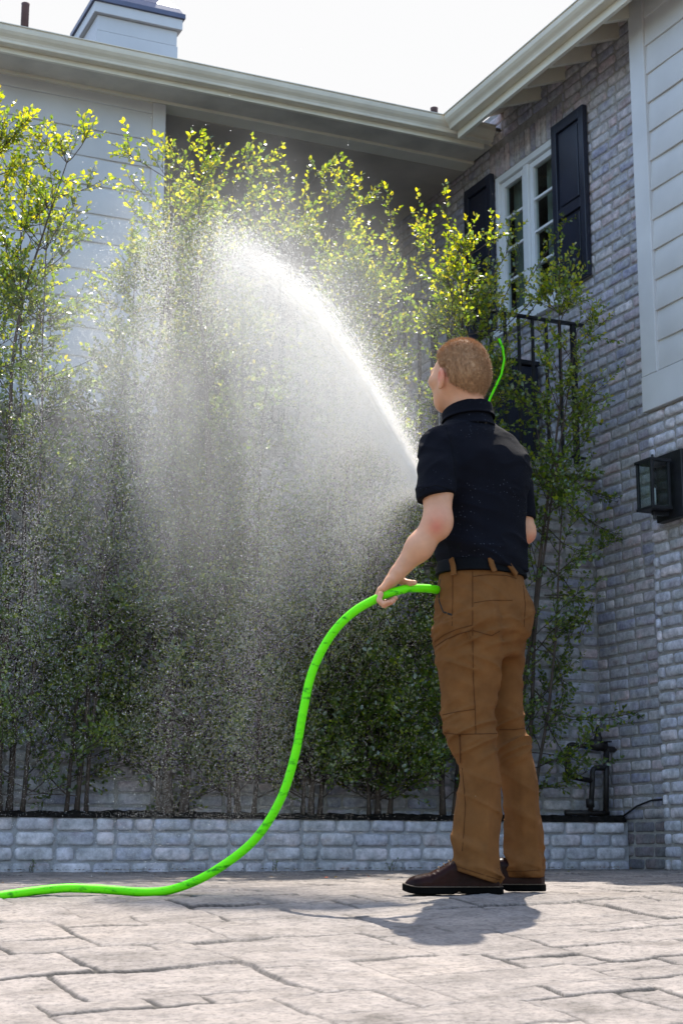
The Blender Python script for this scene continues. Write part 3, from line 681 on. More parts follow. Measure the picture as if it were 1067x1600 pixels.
        idx = np.where(pr < .35, 0, np.where(pr < .6, 1, np.where(pr < .8, 3, 2))); idx = np.where((rs.rand(n) < hi*.55), np.where(rs.rand(n) < .5, 2, 4), idx)
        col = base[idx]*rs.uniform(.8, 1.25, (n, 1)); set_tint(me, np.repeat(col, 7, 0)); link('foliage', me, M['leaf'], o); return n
GT = 'slender multi-stemmed trees in the raised bed'
def U_at(px, py=1270, v=8.6): return onV(px, py, v)[0]
def tree(seed, px, stems, label, dens=85, size=.030, **k):
    T = Tree(seed); rs = T.rs
    for (dx, lu, lv, H, r) in stems: T.stem(U_at(px+dx), 8.57+rs.uniform(-.05, .05), (lu, lv-.075), H, r, dens, **k)
    return T, label, W(U_at(px), 8.58, .32), size
nl = 0; trees = []
trees.append(tree(21, -150, [(0, .02, -.03, 3.7, .02), (25, .08, -.02, 3.5, .016)], 'leafy tree at the left edge, only its side branches reaching into view'))
trees.append(tree(22, 8, [(-14, .00, -.02, 3.55, .022), (6, .015, -.0, 3.45, .018), (22, .05, -.03, 3.2, .013)], 'dark stemmed tree at the left edge of the bed with tall yellow green top', lowthin=1.2, nb=1.0))
trees.append(tree(23, 118, [(0, .04, -.0, 3.55, .014), (14, -.02, -.02, 3.45, .012), (-14, .10, .0, 3.3, .012)], 'thin tree between the left dark stemmed tree and the twin trunked tree', nb=.85, lowthin=1.1))
trees.append(tree(24, 268, [(-6, -.01, -.0, 3.4, .033), (20, .03, -.0, 3.5, .026), (-20, -.06, -.02, 3.0, .014)], 'tree with the thickest pair of trunks, left of the green hose bend', lowthin=1.05, nb=1.25))
trees.append(tree(25, 372, [(0, .0, -.0, 3.65, .018), (18, .04, -.0, 3.6, .014), (-16, -.03, -.02, 3.3, .012)], 'tree behind the brightest falling spray with yellow top against the dark porch', lowthin=1.5))
trees.append(tree(26, 480, [(0, -.03, -.0, 3.62, .018), (16, .04, -.0, 3.4, .015), (-12, .0, -.02, 3.0, .012)], 'tree right behind the rising green hose, its top under the porch opening', lowthin=1.6))
trees.append(tree(27, 585, [(0, .00, -.0, 3.2, .018), (18, .04, -.0, 3.35, .015), (-14, -.02, -.03, 2.8, .012)], 'dense tree just left of the man, behind his forearm', lowthin=1.6))
trees.append(tree(28, 690, [(0, .0, -.0, 3.45, .019), (15, .03, -.0, 3.3, .015)], 'tree directly behind the man rising above his head to the window', lowthin=1.5))
trees.append(tree(29, 800, [(0, .0, -.02, 3.2, .018), (14, .05, -.02, 3.0, .015), (22, .04, -.04, 2.2, .012)], 'rightmost tree, leaning over the pipework beside the man', lowthin=.55, nb=.75))
# trailing sprays of the rightmost tree across the brick corner
T = trees[-1][0]
def trail(pts, v=8.45, dens=60, r=.004, tw=1.0):
    q = [np.array(onV(x, y, v)) for x, y in pts]; T.twigs.tube([W(*a) for a in q], list(np.linspace(r, .0015, len(q))), 5, False)
    for a, b in zip(q[:-1], q[1:]):
        L = np.linalg.norm(b-a); d = (b-a)/L; k = max(1, int(L/.035))
        for i in range(k):
            if T.rs.rand() < tw:
                td = d*.8+T.rs.normal(0, .45, 3); td /= np.linalg.norm(td); T.twig(a+(b-a)*(i+T.rs.rand())/k, td, T.rs.uniform(.03, .11), dens)
R_ = 1
for l in ([(840, 700), (880, 740), (915, 765), (960, 780), (985, 768)], [(850, 760), (890, 790), (930, 820), (970, 838)], [(845, 880), (880, 905), (905, 945), (885, 1000)],
          [(850, 930), (890, 930), (925, 940), (905, 990)], [(840, 1000), (870, 1030), (880, 1080), (865, 1130)], [(838, 1080), (858, 1140), (880, 1180)], [(850, 1105), (890, 1120), (945, 1122), (985, 1115), (1018, 1104)],
          [(850, 820), (880, 850), (905, 860)], [(848, 640), (880, 660), (905, 640), (925, 600)], [(850, 980), (875, 985), (915, 960)]):
    trail(l, 8.30 if l[0][1] > 1090 else 8.42, 75, .004, 1.0); trail([(x+3, y+4) for x, y in l], 8.34 if l[0][1] > 1090 else 8.46, 75, .002, .7 if l[0][1] < 1000 else .3)
for l in ([(780, 520), (830, 470), (880, 440), (915, 378)], [(800, 480), (850, 400), (885, 345)], [(740, 470), (790, 400), (800, 330)], [(700, 420), (700, 340), (692, 292)], [(745, 480), (760, 420), (770, 350)], [(770, 500), (800, 440), (812, 385)], [(820, 500), (850, 455), (862, 420)], [(640, 470), (615, 380), (604, 290)], [(660, 460), (650, 380), (655, 320)]): trail(l, 8.75, 70)
for t, lb, loc, sz in trees: nl += t.build(lb, GT, loc, sz)
print('leaves', nl)
# tiny weeds at the foot of the wall
for i, (px, lb) in enumerate(((48, 'small green weed at the left foot of the low brick wall'), (430, 'tiny weed sprouting from the wall foot beside the green hose'), (612, 'small weed at the wall foot left of the shoes'))):
    T = Tree(70+i); u0 = U_at(px, 1360, 8.42)
    for k in range(4): T.twig(np.array([u0+T.rs.uniform(-.015, .015), 8.42, .025]), np.array([T.rs.normal(0, .3), T.rs.normal(0, .2), 1.]), T.rs.uniform(.035, .07), 110, .0015)
    o = empty('weed', W(u0, 8.42, .025), lb, 'weed', 'weeds at the wall foot'); T.twigs.build('stalks', M['stem'], o); 
    A = np.array(T.L); V = []; F = []
    for a in A:
        p = np.array(W(*a[:3])); d = np.array(W(*a[3:6])); sd_ = np.cross(d, [0, -.6, .8]); sz = .013*a[6]; k = len(V)
        V += [p, p+d*sz*.5+sd_*sz*.35, p+d*sz, p+d*sz*.5-sd_*sz*.35]; F.append([k, k+1, k+2, k+3])
    me = raw_mesh('leaves', np.array(V), np.array(F)); set_tint(me, np.array([.05, .08, .015])); link('leaves', me, M['leaf'], o)

# ------------------------------------------------------------------ solid modelling: distance fields meshed with surface nets
def smin(a, b, k):
    h = np.clip(.5+.5*(b-a)/k, 0, 1); return b+(a-b)*h-k*h*(1-h)
def smax(a, b, k): return -smin(-a, -b, k)
def seg(P, a, b, ra, rb, flat=None):
    a = np.asarray(a, np.float32); b = np.asarray(b, np.float32); s = 1.
    if flat is not None:
        d, k = flat; d = np.asarray(d, np.float32); d = d/np.linalg.norm(d)
        P = P+np.outer(P@d, d)*(1/k-1); a = a+d*(a@d)*(1/k-1); b = b+d*(b@d)*(1/k-1); s = min(1., k)
    ab = b-a; t = np.clip(((P-a)@ab)/max(ab@ab, 1e-9), 0, 1); q = P-a-t[:, None]*ab
    return (np.sqrt((q*q).sum(1))-(ra+(rb-ra)*t))*s
def ell(P, c, ax, r):
    """ellipsoid with axes (3 unit vectors as rows) and radii"""
    q = (P-np.asarray(c, np.float32))@np.asarray(ax, np.float32).T/np.asarray(r, np.float32)
    l = np.sqrt((q*q).sum(1)); return (l-1)*min(r)*.5+(l-1)*min(r)*.5
class Loft:
    """vertical loft: rows of (z, x, y, a, b, angle); a along the angle direction"""
    def __init__(s, rows):
        r = np.array(sorted(rows), np.float64); z = r[:, 0]; n = len(z); s.z = np.linspace(z[0], z[-1], 260)
        out = []
        for k in range(1, r.shape[1]):
            y = r[:, k]; dl = np.diff(y)/np.diff(z); m = np.zeros(n); m[0] = dl[0]; m[-1] = dl[-1]
            for i in range(1, n-1): m[i] = 0 if (k > 2 and dl[i-1]*dl[i] <= 0) else (dl[i-1]*(z[i+1]-z[i])+dl[i]*(z[i]-z[i-1]))/(z[i+1]-z[i-1])
            i = np.clip(np.searchsorted(z, s.z)-1, 0, n-2); h = z[i+1]-z[i]; t = (s.z-z[i])/h
            out.append((2*t**3-3*t**2+1)*y[i]+(t**3-2*t**2+t)*h*m[i]+(-2*t**3+3*t**2)*y[i+1]+(t**3-t**2)*h*m[i+1])
        s.c = out; s.z0, s.z1 = z[0], z[-1]
    def at(s, z): return [np.interp(z, s.z, c) for c in s.c]
    def d(s, P, k=.02, grow=0, cap=True, pw=2.0):
        x, y, a, b, g = s.at(P[:, 2]); a = a+grow; b = b+grow; c, n = np.cos(g), np.sin(g)
        X = P[:, 0]-x; Y = P[:, 1]-y; p = np.abs(X*c+Y*n)/a; q = np.abs(-X*n+Y*c)/b
        l = (p**pw+q**pw)**(1/pw); dd = (l-1)*np.minimum(a, b)
        return smax(dd, np.maximum(P[:, 2]-s.z1, s.z0-P[:, 2]), k) if cap else dd
def mesh_sdf(f, lo, hi, h, name, blk=8):
    lo = np.asarray(lo, float); hi = np.asarray(hi, float); B = h*blk; nb = np.ceil((hi-lo)/B).astype(int)
    I = np.stack(np.meshgrid(*[np.arange(k) for k in nb], indexing='ij'), -1).reshape(-1, 3)
    ctr = lo+(I+.5)*B; d = np.concatenate([f(c.astype(np.float32)) for c in np.array_split(ctr, max(1, len(ctr)//400000))])
    I = I[np.abs(d) < B*1.25]
    n = nb*blk+1; st = np.array([n[1]*n[2], n[2], 1], np.int64)
    g = np.stack(np.meshgrid(*[np.arange(blk)]*3, indexing='ij'), -1).reshape(-1, 3)
    cells = (I[:, None]*blk+g[None]).reshape(-1, 3).astype(np.int64)
    base = cells@st; offs = np.array([[i, j, k] for i in (0, 1) for j in (0, 1) for k in (0, 1)]); oid = offs@st
    g2 = np.stack(np.meshgrid(*[np.arange(blk+1)]*3, indexing='ij'), -1).reshape(-1, 3)
    ids = np.unique(((I[:, None]*blk+g2[None]).reshape(-1, 3)@st))
    P = np.stack([ids//st[0], (ids//st[1]) % n[1], ids % n[2]], 1)*h+lo; P = P.astype(np.float32)
    val = np.concatenate([f(c) for c in np.array_split(P, max(1, len(P)//500000))])
    cv = val[np.searchsorted(ids, base[:, None]+oid[None])]
    mixed = (cv.min(1) < 0) & (cv.max(1) >= 0); cells = cells[mixed]; base = base[mixed]; cv = cv[mixed]
    E = [(a, b) for a in range(8) for b in range(a+1, 8) if abs(offs[a]-offs[b]).sum() == 1]
    acc = np.zeros((len(cells), 3)); cnt = np.zeros(len(cells))
    for a, b in E:
        m = (cv[:, a] < 0) != (cv[:, b] < 0); t = cv[m, a]/(cv[m, a]-cv[m, b]); acc[m] += offs[a]+(offs[b]-offs[a])*t[:, None]; cnt[m] += 1
    V = lo+(cells+acc/cnt[:, None])*h
    o = np.argsort(base); sb = base[o]
    def find(q):
        k = np.clip(np.searchsorted(sb, q), 0, len(sb)-1); ok = sb[k] == q; return o[k], ok
    F = []
    for ax in range(3):
        b1, b2 = [(1, 2), (2, 0), (0, 1)][ax]; e = np.zeros(3, int); e[ax] = 1; k1 = int(e@np.array([4, 2, 1]))
        s0, s1 = cv[:, 0] < 0, cv[:, k1] < 0; m = s0 != s1; q = base[m]; inn = s0[m]
        q1, ok1 = find(q-st[b1]); q2, ok2 = find(q-st[b1]-st[b2]); q3, ok3 = find(q-st[b2]); ok = ok1 & ok2 & ok3
        fc = np.stack([np.nonzero(m)[0], q1, q2, q3], 1)[ok]; inn = inn[ok]; fc[~inn] = fc[~inn][:, ::-1]; F.append(fc)
    F = np.concatenate(F)
    # pull vertices onto the surface
    for _ in range(2):
        Vf = V.astype(np.float32); d0 = f(Vf); e = h*.5; G = np.stack([f(Vf+np.eye(3, dtype=np.float32)[k]*e)-f(Vf-np.eye(3, dtype=np.float32)[k]*e) for k in range(3)], 1)/(2*e)
        gl = (G*G).sum(1, keepdims=True)+1e-6; stp = -d0[:, None]*G/gl; ln = np.linalg.norm(stp, axis=1, keepdims=True); V = V+stp*np.minimum(1, h*.4/(ln+1e-9))
    return raw_mesh(name, V, F), V
def march(f, x, y, Y0=4.7, Y1=6.0):
    r = ray(x, y); ys = np.arange(Y0, Y1, .003); P = (r[None]/r[1]*ys[:, None]+np.array([0, 0, CZ])).astype(np.float32); d = f(P); k = np.argmax(d < 0)
    if d[k] >= 0: return None, None
    a_, b_ = ys[max(k-1, 0)], ys[k]
    for _ in range(8):
        c_ = (a_+b_)/2; pm = (r/r[1]*c_+np.array([0, 0, CZ])).astype(np.float32)
        if f(pm[None])[0] < 0: b_ = c_
        else: a_ = c_
    p = pm; e = .005; G = np.array([(f((p+np.eye(3)[i]*e)[None].astype(np.float32))-f((p-np.eye(3)[i]*e)[None].astype(np.float32)))[0] for i in range(3)])
    return p.astype(float), G/(np.linalg.norm(G)+1e-9)
def strip(name, f, pix, w, th, material, parent, lift=.0, sub=6):
    """a narrow strip of cloth lying on the surface f, following a line seen at the given pixels"""
    q = []
    for (a, b) in zip(pix[:-1], pix[1:]):
        for i in range(sub): q.append((a[0]+(b[0]-a[0])*i/sub, a[1]+(b[1]-a[1])*i/sub))
    q.append(pix[-1]); pts = [march(f, *c) for c in q]; pts = [(p, n) for p, n in pts if p is not None]
    if len(pts) < 3: return None
    P = np.array([p for p, n in pts]); Nn = np.array([n for p, n in pts])
    V = []; F = []
    for i in range(len(P)):
        t = P[min(i+1, len(P)-1)]-P[max(i-1, 0)]; s_ = np.cross(t, Nn[i]); s_ /= np.linalg.norm(s_)+1e-9; c = P[i]+Nn[i]*lift
        V += [c-s_*w/2-Nn[i]*.003, c-s_*w/2+Nn[i]*th, c+s_*w/2+Nn[i]*th, c+s_*w/2-Nn[i]*.003]
        if i: k = 4*i; F += [[k-4+j, k-4+(j+1) % 4, k+(j+1) % 4, k+j] for j in range(4)]
    k = 4*(len(P)-1); F += [[0, 1, 2, 3], [k+3, k+2, k+1, k]]
    return link(name, raw_mesh(name, np.array(V), np.array(F)), material, parent)

# ------------------------------------------------------------------ the man
def rowpx(y, xl, xr, Y, b, ang=0., zoff=0):
    """loft row from the outline seen at picture height y, at distance Y"""
    p, q = PY(xl, y, Y), PY(xr, y, Y); ext = (q[0]-p[0])/2; 
    if ang: a = sqrt(max(ext**2-(b*sin(ang))**2, 1e-4))/abs(cos(ang))
    else: a = ext
    return (p[2]+zoff, (p[0]+q[0])/2, Y, a, b, ang)
MAN = empty('person', (PY(755, 1398, 5.25)[0], 5.28, 0), 'person seen from behind in black polo shirt and brown trousers holding a green hose', 'person')
f32 = lambda *a: np.array(a, np.float32)
# trousers
TL = Loft([rowpx(y, a, b, Y, d) for y, a, b, Y, d in [(1392, 702, 787, 5.19, .085), (1370, 703, 787, 5.19, .085), (1335, 709, 787, 5.19, .083), (1312, 705, 786.5, 5.19, .080), (1290, 704, 786, 5.19, .078), (1262, 706, 785, 5.20, .077), (1232, 712.5, 784, 5.20, .076), (1204, 715.5, 783, 5.20, .076), (1180, 704, 781, 5.205, .077), (1150, 689, 778, 5.21, .081), (1110, 685, 776, 5.22, .086), (1060, 681, 784, 5.23, .094), (1018, 678.5, 790, 5.24, .102), (975, 679, 795, 5.25, .108)]])
TR = Loft([rowpx(y, a, b, Y, d) for y, a, b, Y, d in [(1376, 788, 851.5, 5.42, .082), (1335, 787.5, 849.5, 5.42, .080), (1284, 786, 846, 5.42, .078), (1240, 782, 842.5, 5.42, .078), (1205, 775, 839, 5.42, .078), (1165, 768, 832, 5.42, .079), (1122, 762, 820, 5.42, .082), (1060, 756, 819, 5.42, .090), (1003, 750, 822, 5.41, .098), (965, 745, 828, 5.40, .105)]])
TP = Loft([rowpx(y, a, b, 5.31, d, .72) for y, a, b, d in [(1030, 683, 812, .120), (1003, 679, 820, .128), (985, 678.5, 826, .133), (965, 679, 829, .136), (940, 680, 827, .134), (915, 682.5, 823, .128), (895, 684.5, 819, .122), (879, 687, 815.5, .117)]])
FH = f32(-.66, .75, 0); BK = -FH; LF = f32(-.75, -.66, 0)          # hips: forward, back, left
def fold(P, sc, dirs, seed, pw=3.):
    q = P@np.asarray(dirs, np.float32).T*np.asarray(sc, np.float32)+seed; n = vn(q)*.7+vn(q*2.1+5)*.3
    return np.clip(1-np.abs(2*n-1), 0, 1)**pw
def trousers(P):
    z = P[:, 2]
    l = TL.d(P, .03); r = TR.d(P, .03); h = TP.d(P, .012, pw=2.3)
    legs = smin(l, r, .006); d = smin(h, legs, .035)
    for (x, y, Y, rr) in ((742, 968, 5.225, .088), (799, 962, 5.31, .074)):
        c = PY(x, y, Y); d = smin(d, ell(P, c, np.eye(3), (rr, rr, rr*1.05)), .05)
    # crease under the seat and down the middle
    a, b = PY(784, 940, 5.17), PY(777, 1006, 5.21); d = d+.012*np.exp(-(seg(P, a, b, 0, 0)/.022)**2)
    a, b = PY(700, 1010, 5.13), PY(770, 1004, 5.16); d = d+.0022*np.exp(-(seg(P, a, b, 0, 0)/.012)**2)
    # folds: knees, shin break, crotch
    kn = np.exp(-((z-.50)/.085)**2); sh = np.exp(-((z-.12)/.10)**2); cr = np.exp(-((z-.83)/.09)**2); th = np.exp(-((z-.66)/.10)**2)
    A = f32(.86, .30, .42); Bv = f32(-.40, .10, .91); Cc = np.cross(A, Bv)
    w1 = fold(P, (5, 32, 9), (A, Bv, Cc), 3.3); w2 = fold(P, (4, 17, 6), (f32(.9, .1, -.42), f32(.42, 0, .9), f32(0, 1, 0)), 9.1)
    d = d-.014*(w1-.5)*kn-.013*(w2-.5)*sh-.009*(w1-.4)*cr-.007*(w2-.4)*th-.005*(w2-.4)+.0065
    d = d-.004*(fbm(P*f32(6, 6, 3)+4, 2)-.5)
    # long vertical drape of the lower legs
    dr = fold(P, (22, 22, 2.2), np.eye(3), 6.6, 2.); d = d-.009*(dr-.5)*np.clip((.45-z)/.2, 0, 1)
    hl = (PY(702, 1357, 5.19), PY(787, 1385.5, 5.19)); n = np.cross(hl[1]-hl[0], [0, 1, .0]); n /= np.linalg.norm(n); n = n if n[2] < 0 else -n
    cutl = ((P-hl[0].astype(np.float32))@n.astype(np.float32)); xs = PY(787.5, 1380, 5.3)[0]
    zr = PY(820, 1371, 5.42)[2]; cut = np.where(P[:, 1] < 5.305, cutl, zr-z)
    d = smax(d, cut, .004); return smax(d, z-TP.z1, .004)
def shrunk(P): return trousers(P)+.006
lo, hi = (.18, 4.98, -.02), (.90, 5.62, 1.12)
me, V = mesh_sdf(trousers, lo, hi, .0048, 'trousers')
TRO = link('trousers', me, M['trousers'], MAN, True)
for nm, pl, wd in (('seam', [(738, 893), (738, 940), (738, 990), (739, 1060), (742, 1110), (743, 1146)], .0022), ('seam', [(687, 1144), (710, 1147), (745, 1147), (776, 1146)], .0026), ('seam', [(780, 1140), (800, 1140), (819, 1138)], .0024),
                   ('seam', [(739, 901), (760, 898), (790, 899), (806, 904)], .0022), ('seam', [(739, 985), (755, 990), (768, 993), (780, 986)], .0024), ('seam', [(691, 1117), (715, 1112), (741, 1108)], .002),
                   ('seam', [(707, 900), (707, 940), (706, 978)], .002), ('seam', [(679, 1011), (695, 1000), (715, 991), (736, 985)], .003), ('seam', [(679, 1003), (693, 992), (714, 983), (737, 977)], .002), ('seam', [(817, 915), (820, 945), (818, 980)], .0024),
                   ('seam', [(718, 1148), (719, 1170), (719, 1192)], .005), ('seam', [(703, 1350), (740, 1362), (785, 1376)], .002), ('seam', [(722, 1200), (727, 1260), (722, 1330)], .002), ('seam', [(790, 1361), (820, 1361), (848, 1359)], .002), ('seam', [(740, 942), (765, 938), (800, 938)], .0015)):
    strip(nm, trousers, pl, wd, .0014, M['seam'], TRO)
strip('pocket_opening', trousers, [(688, 905), (685, 920), (686, 940), (692, 956), (706, 961)], .006, .0005, M['dark'], TRO)
strip('tool_tab', trousers, [(729, 987), (733, 998)], .006, .004, M['trousers'], TRO)
for pl in ([(705, 873), (708, 884), (709, 899)], [(765, 872), (768, 883), (772, 893)], [(788, 873), (797, 886), (806, 898)]): strip('belt_loop', lambda P: TP.d(P, .01, .006, cap=False, pw=2.3), pl, .017, .005, M['trousers'], TRO)
zb0, zb1 = PY(750, 893, 5.2)[2], PY(750, 872, 5.2)[2]
def beltf(P): return smax(smax(TP.d(P, .01, .004, cap=False, pw=2.3), -TP.d(P, .01, -.008, cap=False, pw=2.3), .002), np.maximum(P[:, 2]-zb1, zb0-P[:, 2]), .003)
me, V = mesh_sdf(beltf, (.2, 4.98, zb0-.02), (.8, 5.62, zb1+.02), .004, 'belt'); link('belt', me, M['belt'], MAN, True)

# shirt
TA = .72
ST = Loft([rowpx(y, a, b, Y, d, TA) for y, a, b, Y, d in [(889, 691, 815, 5.31, .122), (875, 688, 815.5, 5.31, .126), (855, 685, 815, 5.31, .126), (830, 682.5, 815.5, 5.31, .127), (790, 680, 818, 5.31, .131), (750, 679, 822, 5.31, .134), (722, 676, 821, 5.31, .130), (703, 674, 812, 5.31, .120), (688, 679, 800, 5.305, .104), (674, 688, 785, 5.30, .086), (664, 696, 771, 5.295, .072), (655, 702, 762, 5.29, .062)]])
SL = (PY(686, 698, 5.19), PY(682, 735, 5.155), PY(679, 772, 5.13)); SR = (PY(797, 716, 5.42), PY(809, 765, 5.45), PY(814, 812, 5.46))
LA = [PY(686, 700, 5.19), PY(683, 765, 5.14), PY(684, 815, 5.11), PY(655, 855, 5.12), PY(620.5, 896, 5.13)]
RA = [PY(797, 716, 5.42), PY(809, 770, 5.45), PY(818, 832, 5.47), PY(770, 828, 5.58), PY(722, 833, 5.66)]
def cutp(P, p0, p1, off): 
    n = (p1-p0); n = n/np.linalg.norm(n); return (P-(p1+n*off).astype(np.float32))@n.astype(np.float32)
def armL(P):
    d = seg(P, LA[0], LA[1], .050, .048); d = smin(d, seg(P, LA[1], LA[2], .0505, .043), .02)
    d = smin(d, seg(P, LA[2], LA[3], .0425, .0400), .03); d = smin(d, seg(P, LA[3], LA[4], .0395, .0250), .03)
    return smin(d, ell(P, PY(688, 826, 5.10), np.eye(3), (.027, .027, .031)), .02)
def armR(P):
    d = seg(P, RA[0], RA[1], .048, .045); d = smin(d, seg(P, RA[1], RA[2], .045, .036), .02)
    return smin(smin(d, seg(P, RA[2], RA[3], .038, .035), .025), seg(P, RA[3], RA[4], .035, .025), .02)
def shirt(P):
    z = P[:, 2]; t = ST.d(P, .02, pw=2.25)
    # shoulder blades, slight hollow of the spine
    for (x, y, Y) in ((718, 722, 5.20), (783, 728, 5.33)): t = smin(t, ell(P, PY(x, y, Y), np.eye(3), (.052, .045, .075)), .05)
    a, b = PY(757, 730, 5.17), PY(757, 860, 5.17); t = t+.010*np.exp(-(seg(P, a, b, 0, 0)/.035)**2)
    s1 = smin(seg(P, SL[0], SL[1], .0545, .0575), seg(P, SL[1], SL[2], .0575, .0590, (f32(0, 1, 0), 1.02)), .01); s2 = smin(seg(P, SR[0], SR[1], .050, .049), seg(P, SR[1], SR[2], .049, .047), .01)
    s1 = smin(s1, seg(P, PY(722, 672, 5.26), SL[0], .035, .05), .03); s2 = smin(s2, seg(P, PY(755, 670, 5.32), SR[0], .035, .046), .03)
    tilt = f32(-.25, .12, .96); c1 = -((P-PY(679, 776, 5.13).astype(np.float32))@(tilt/np.linalg.norm(tilt))); s1 = smax(s1, c1-.0, .004)
    t2 = f32(.04, 0, 1.); c2 = -((P-PY(816, 808, 5.46).astype(np.float32))@t2); s2 = smax(s2, c2, .004)
    hol1 = smax(armL(P)-.004, c1-.03, .004); hol2 = smax(armR(P)-.004, c2-.03, .004)
    s1 = smax(s1, -smax(armL(P)-.003, c1+.02, .004), .003) if False else s1
    d = smin(t, s1, .022); d = smin(d, s2, .022)
    # folds
    A = f32(.75, .2, .62); Bv = f32(-.6, .1, .78); w1 = fold(P, (4, 15, 6), (A, Bv, np.cross(A, Bv)), 2.2); w2 = fold(P, (9, 9, 2.0), np.eye(3), 7.7, 2.)
    w3 = fold(P, (4, 20, 6), (f32(.92, .3, -.25), f32(.25, 0, .97), f32(0, 1, 0)), 4.4)
    lowz = np.clip((1.32-z)/.25, 0, 1); hem = np.exp(-((z-1.09)/.06)**2)
    d = d-.010*w1*np.exp(-((z-1.42)/.12)**2)-.010*w2*lowz-.010*w3*hem-.005*w3
    d = smax(d, z-PY(733, 646, 5.28)[2], .01)
    return d
me, V = mesh_sdf(shirt, (.15, 4.98, 1.02), (.92, 5.65, 1.62), .0048, 'shirt')
SH = link('shirt', me, M['shirt'], MAN, True)
NC = PY(731, 652, 5.285); NA = np.array([-.10, .10, .99]); NA /= np.linalg.norm(NA)
def neckseg(P, r, a=-.02, b=.06): return seg(P, NC+NA*a, NC+NA*b, r, r*.96)
def collar(P):
    h = (P-NC.astype(np.float32))@NA.astype(np.float32)
    q = P-NC.astype(np.float32)-np.outer(h, NA).astype(np.float32); rr = np.sqrt((q*q).sum(1)); flare = .0745+.0035*np.clip((h-.0)/.03, -1, 1)-.30*h*(h < 0)
    ring = np.abs(rr-flare)-.0035; top = h-(.024+.010*(q[:, 0]*.5-q[:, 1])/.07*.8)
    outer = np.abs(rr-(flare+.007-.16*(h-.02)))-.003
    a = smax(ring, np.maximum(top, -h-.05), .003); b = smax(outer, np.maximum(top-.001, -h-.012), .003)
    return smin(a, b, .004)
me, V = mesh_sdf(collar, (NC[0]-.12, NC[1]-.12, NC[2]-.05), (NC[0]+.12, NC[1]+.12, NC[2]+.08), .003, 'collar'); link('collar', me, M['shirt'], SH, True)
for pl in ([(697, 668), (704, 690), (709, 720), (711, 745)], [(655.5, 770), (665, 762), (681, 758), (698, 763), (706, 768)], [(817, 802), (825, 800), (831, 799)]): strip('stitching', shirt, pl, .0022, .0008, M['belt'], SH)

# body
th_ = radians(40); HF = np.array([-sin(th_), cos(th_), 0.]); HL = np.array([-cos(th_), -sin(th_), 0.]); HU = np.array([0, 0, 1.])
HC = PY(717, 583, 5.27)
def hp(f, l, u): return HC+HF*f+HL*l+HU*u
AX = np.stack([HF, HL, HU])
def skull(P):
    d = ell(P, hp(-.012, 0, .012), AX, (.085, .073, .086)); return smin(d, ell(P, hp(-.045, 0, -.03), AX, (.055, .060, .05)), .04)
def head(P):
    d = skull(P); d = smin(d, ell(P, hp(.040, 0, -.012), AX, (.062, .064, .075)), .03)
    d = smin(d, seg(P, hp(.018, .045, -.062), hp(.068, .018, -.098), .020, .020), .03); d = smin(d, seg(P, hp(.018, -.045, -.062), hp(.068, -.018, -.098), .020, .020), .03)
    d = smin(d, ell(P, hp(.074, 0, -.100), AX, (.022, .024, .020)), .02); d = smin(d, ell(P, hp(.055, 0, -.066), AX, (.045, .044, .036)), .03)
    d = smin(d, seg(P, hp(.088, .036, .016), hp(.094, -.036, .016), .010, .010), .02)                  # brow
    d = smin(d, ell(P, hp(.066, .042, -.022), AX, (.030, .026, .022)), .02); d = smin(d, ell(P, hp(.066, -.042, -.022), AX, (.030, .026, .022)), .02)
    for s in (1, -1): d = smax(d, -ell(P, hp(.104, .032*s, -.001), AX, (.020, .017, .012)), .012); d = smin(d, ell(P, hp(.083, .032*s, -.001), AX, (.012, .012, .012)), .004)
    d = smin(d, seg(P, hp(.098, 0, .006), hp(.121, 0, -.034), .007, .010), .010); d = smin(d, seg(P, hp(.104, .012, -.036), hp(.104, -.012, -.036), .008, .008), .007)
    d = smin(d, seg(P, hp(.097, .020, -.066), hp(.097, -.020, -.066), .007, .007), .007); d = smin(d, seg(P, hp(.096, .017, -.078), hp(.096, -.017, -.078), .0075, .0075), .006)
    for s in (1, -1):                                                                                    # ears
        e = np.array([HF*.35*s*s+HL*s*.94, HF*.94-HL*s*.35, HU]); c = hp(-.004, .088*s, -.032)
        o = ell(P, c, [e[0]/np.linalg.norm(e[0]), e[1]/np.linalg.norm(e[1]), HU], (.010, .020, .033)); o = smax(o, -ell(P, c+e[0]*.010+e[1]*.002, [e[0]/np.linalg.norm(e[0]), e[1]/np.linalg.norm(e[1]), HU], (.007, .011, .020)), .004)
        d = smin(d, o, .008); d = smin(d, ell(P, c+HU*-.030+HF*.006, AX, (.008, .006, .009)), .006)
    return d
def neck(P):
    d = seg(P, NC-NA*.06, hp(-.022, 0, -.045), .058, .053)
    for s in (1, -1): d = smin(d, seg(P, NC+HL*.018*s+HF*.05, hp(-.008, .056*s, -.045), .016, .018), .03)
    d = smin(d, seg(P, NC-HF*.03-NA*.03, hp(-.055, 0, -.04), .032, .028), .03); return d
BT = Loft([(z, x, y, max(a-.016, .03), max(b-.02, .03), g) for z, x, y, a, b, g in zip(*[ST.z[::24]]+[c[::24] for c in ST.c])])
BP = Loft([(z, x, y, a-.024, b-.024, g) for z, x, y, a, b, g in zip(*[TP.z[::40]]+[c[::40] for c in TP.c])])
BLg = Loft([(z, x, y, max(a-.030, .03), max(b-.032, .03), g) for z, x, y, a, b, g in zip(*[TL.z[::24]]+[c[::24] for c in TL.c]) if z > .07])
BRg = Loft([(z, x, y, max(a-.030, .03), max(b-.032, .03), g) for z, x, y, a, b, g in zip(*[TR.z[::24]]+[c[::24] for c in TR.c]) if z > .07])
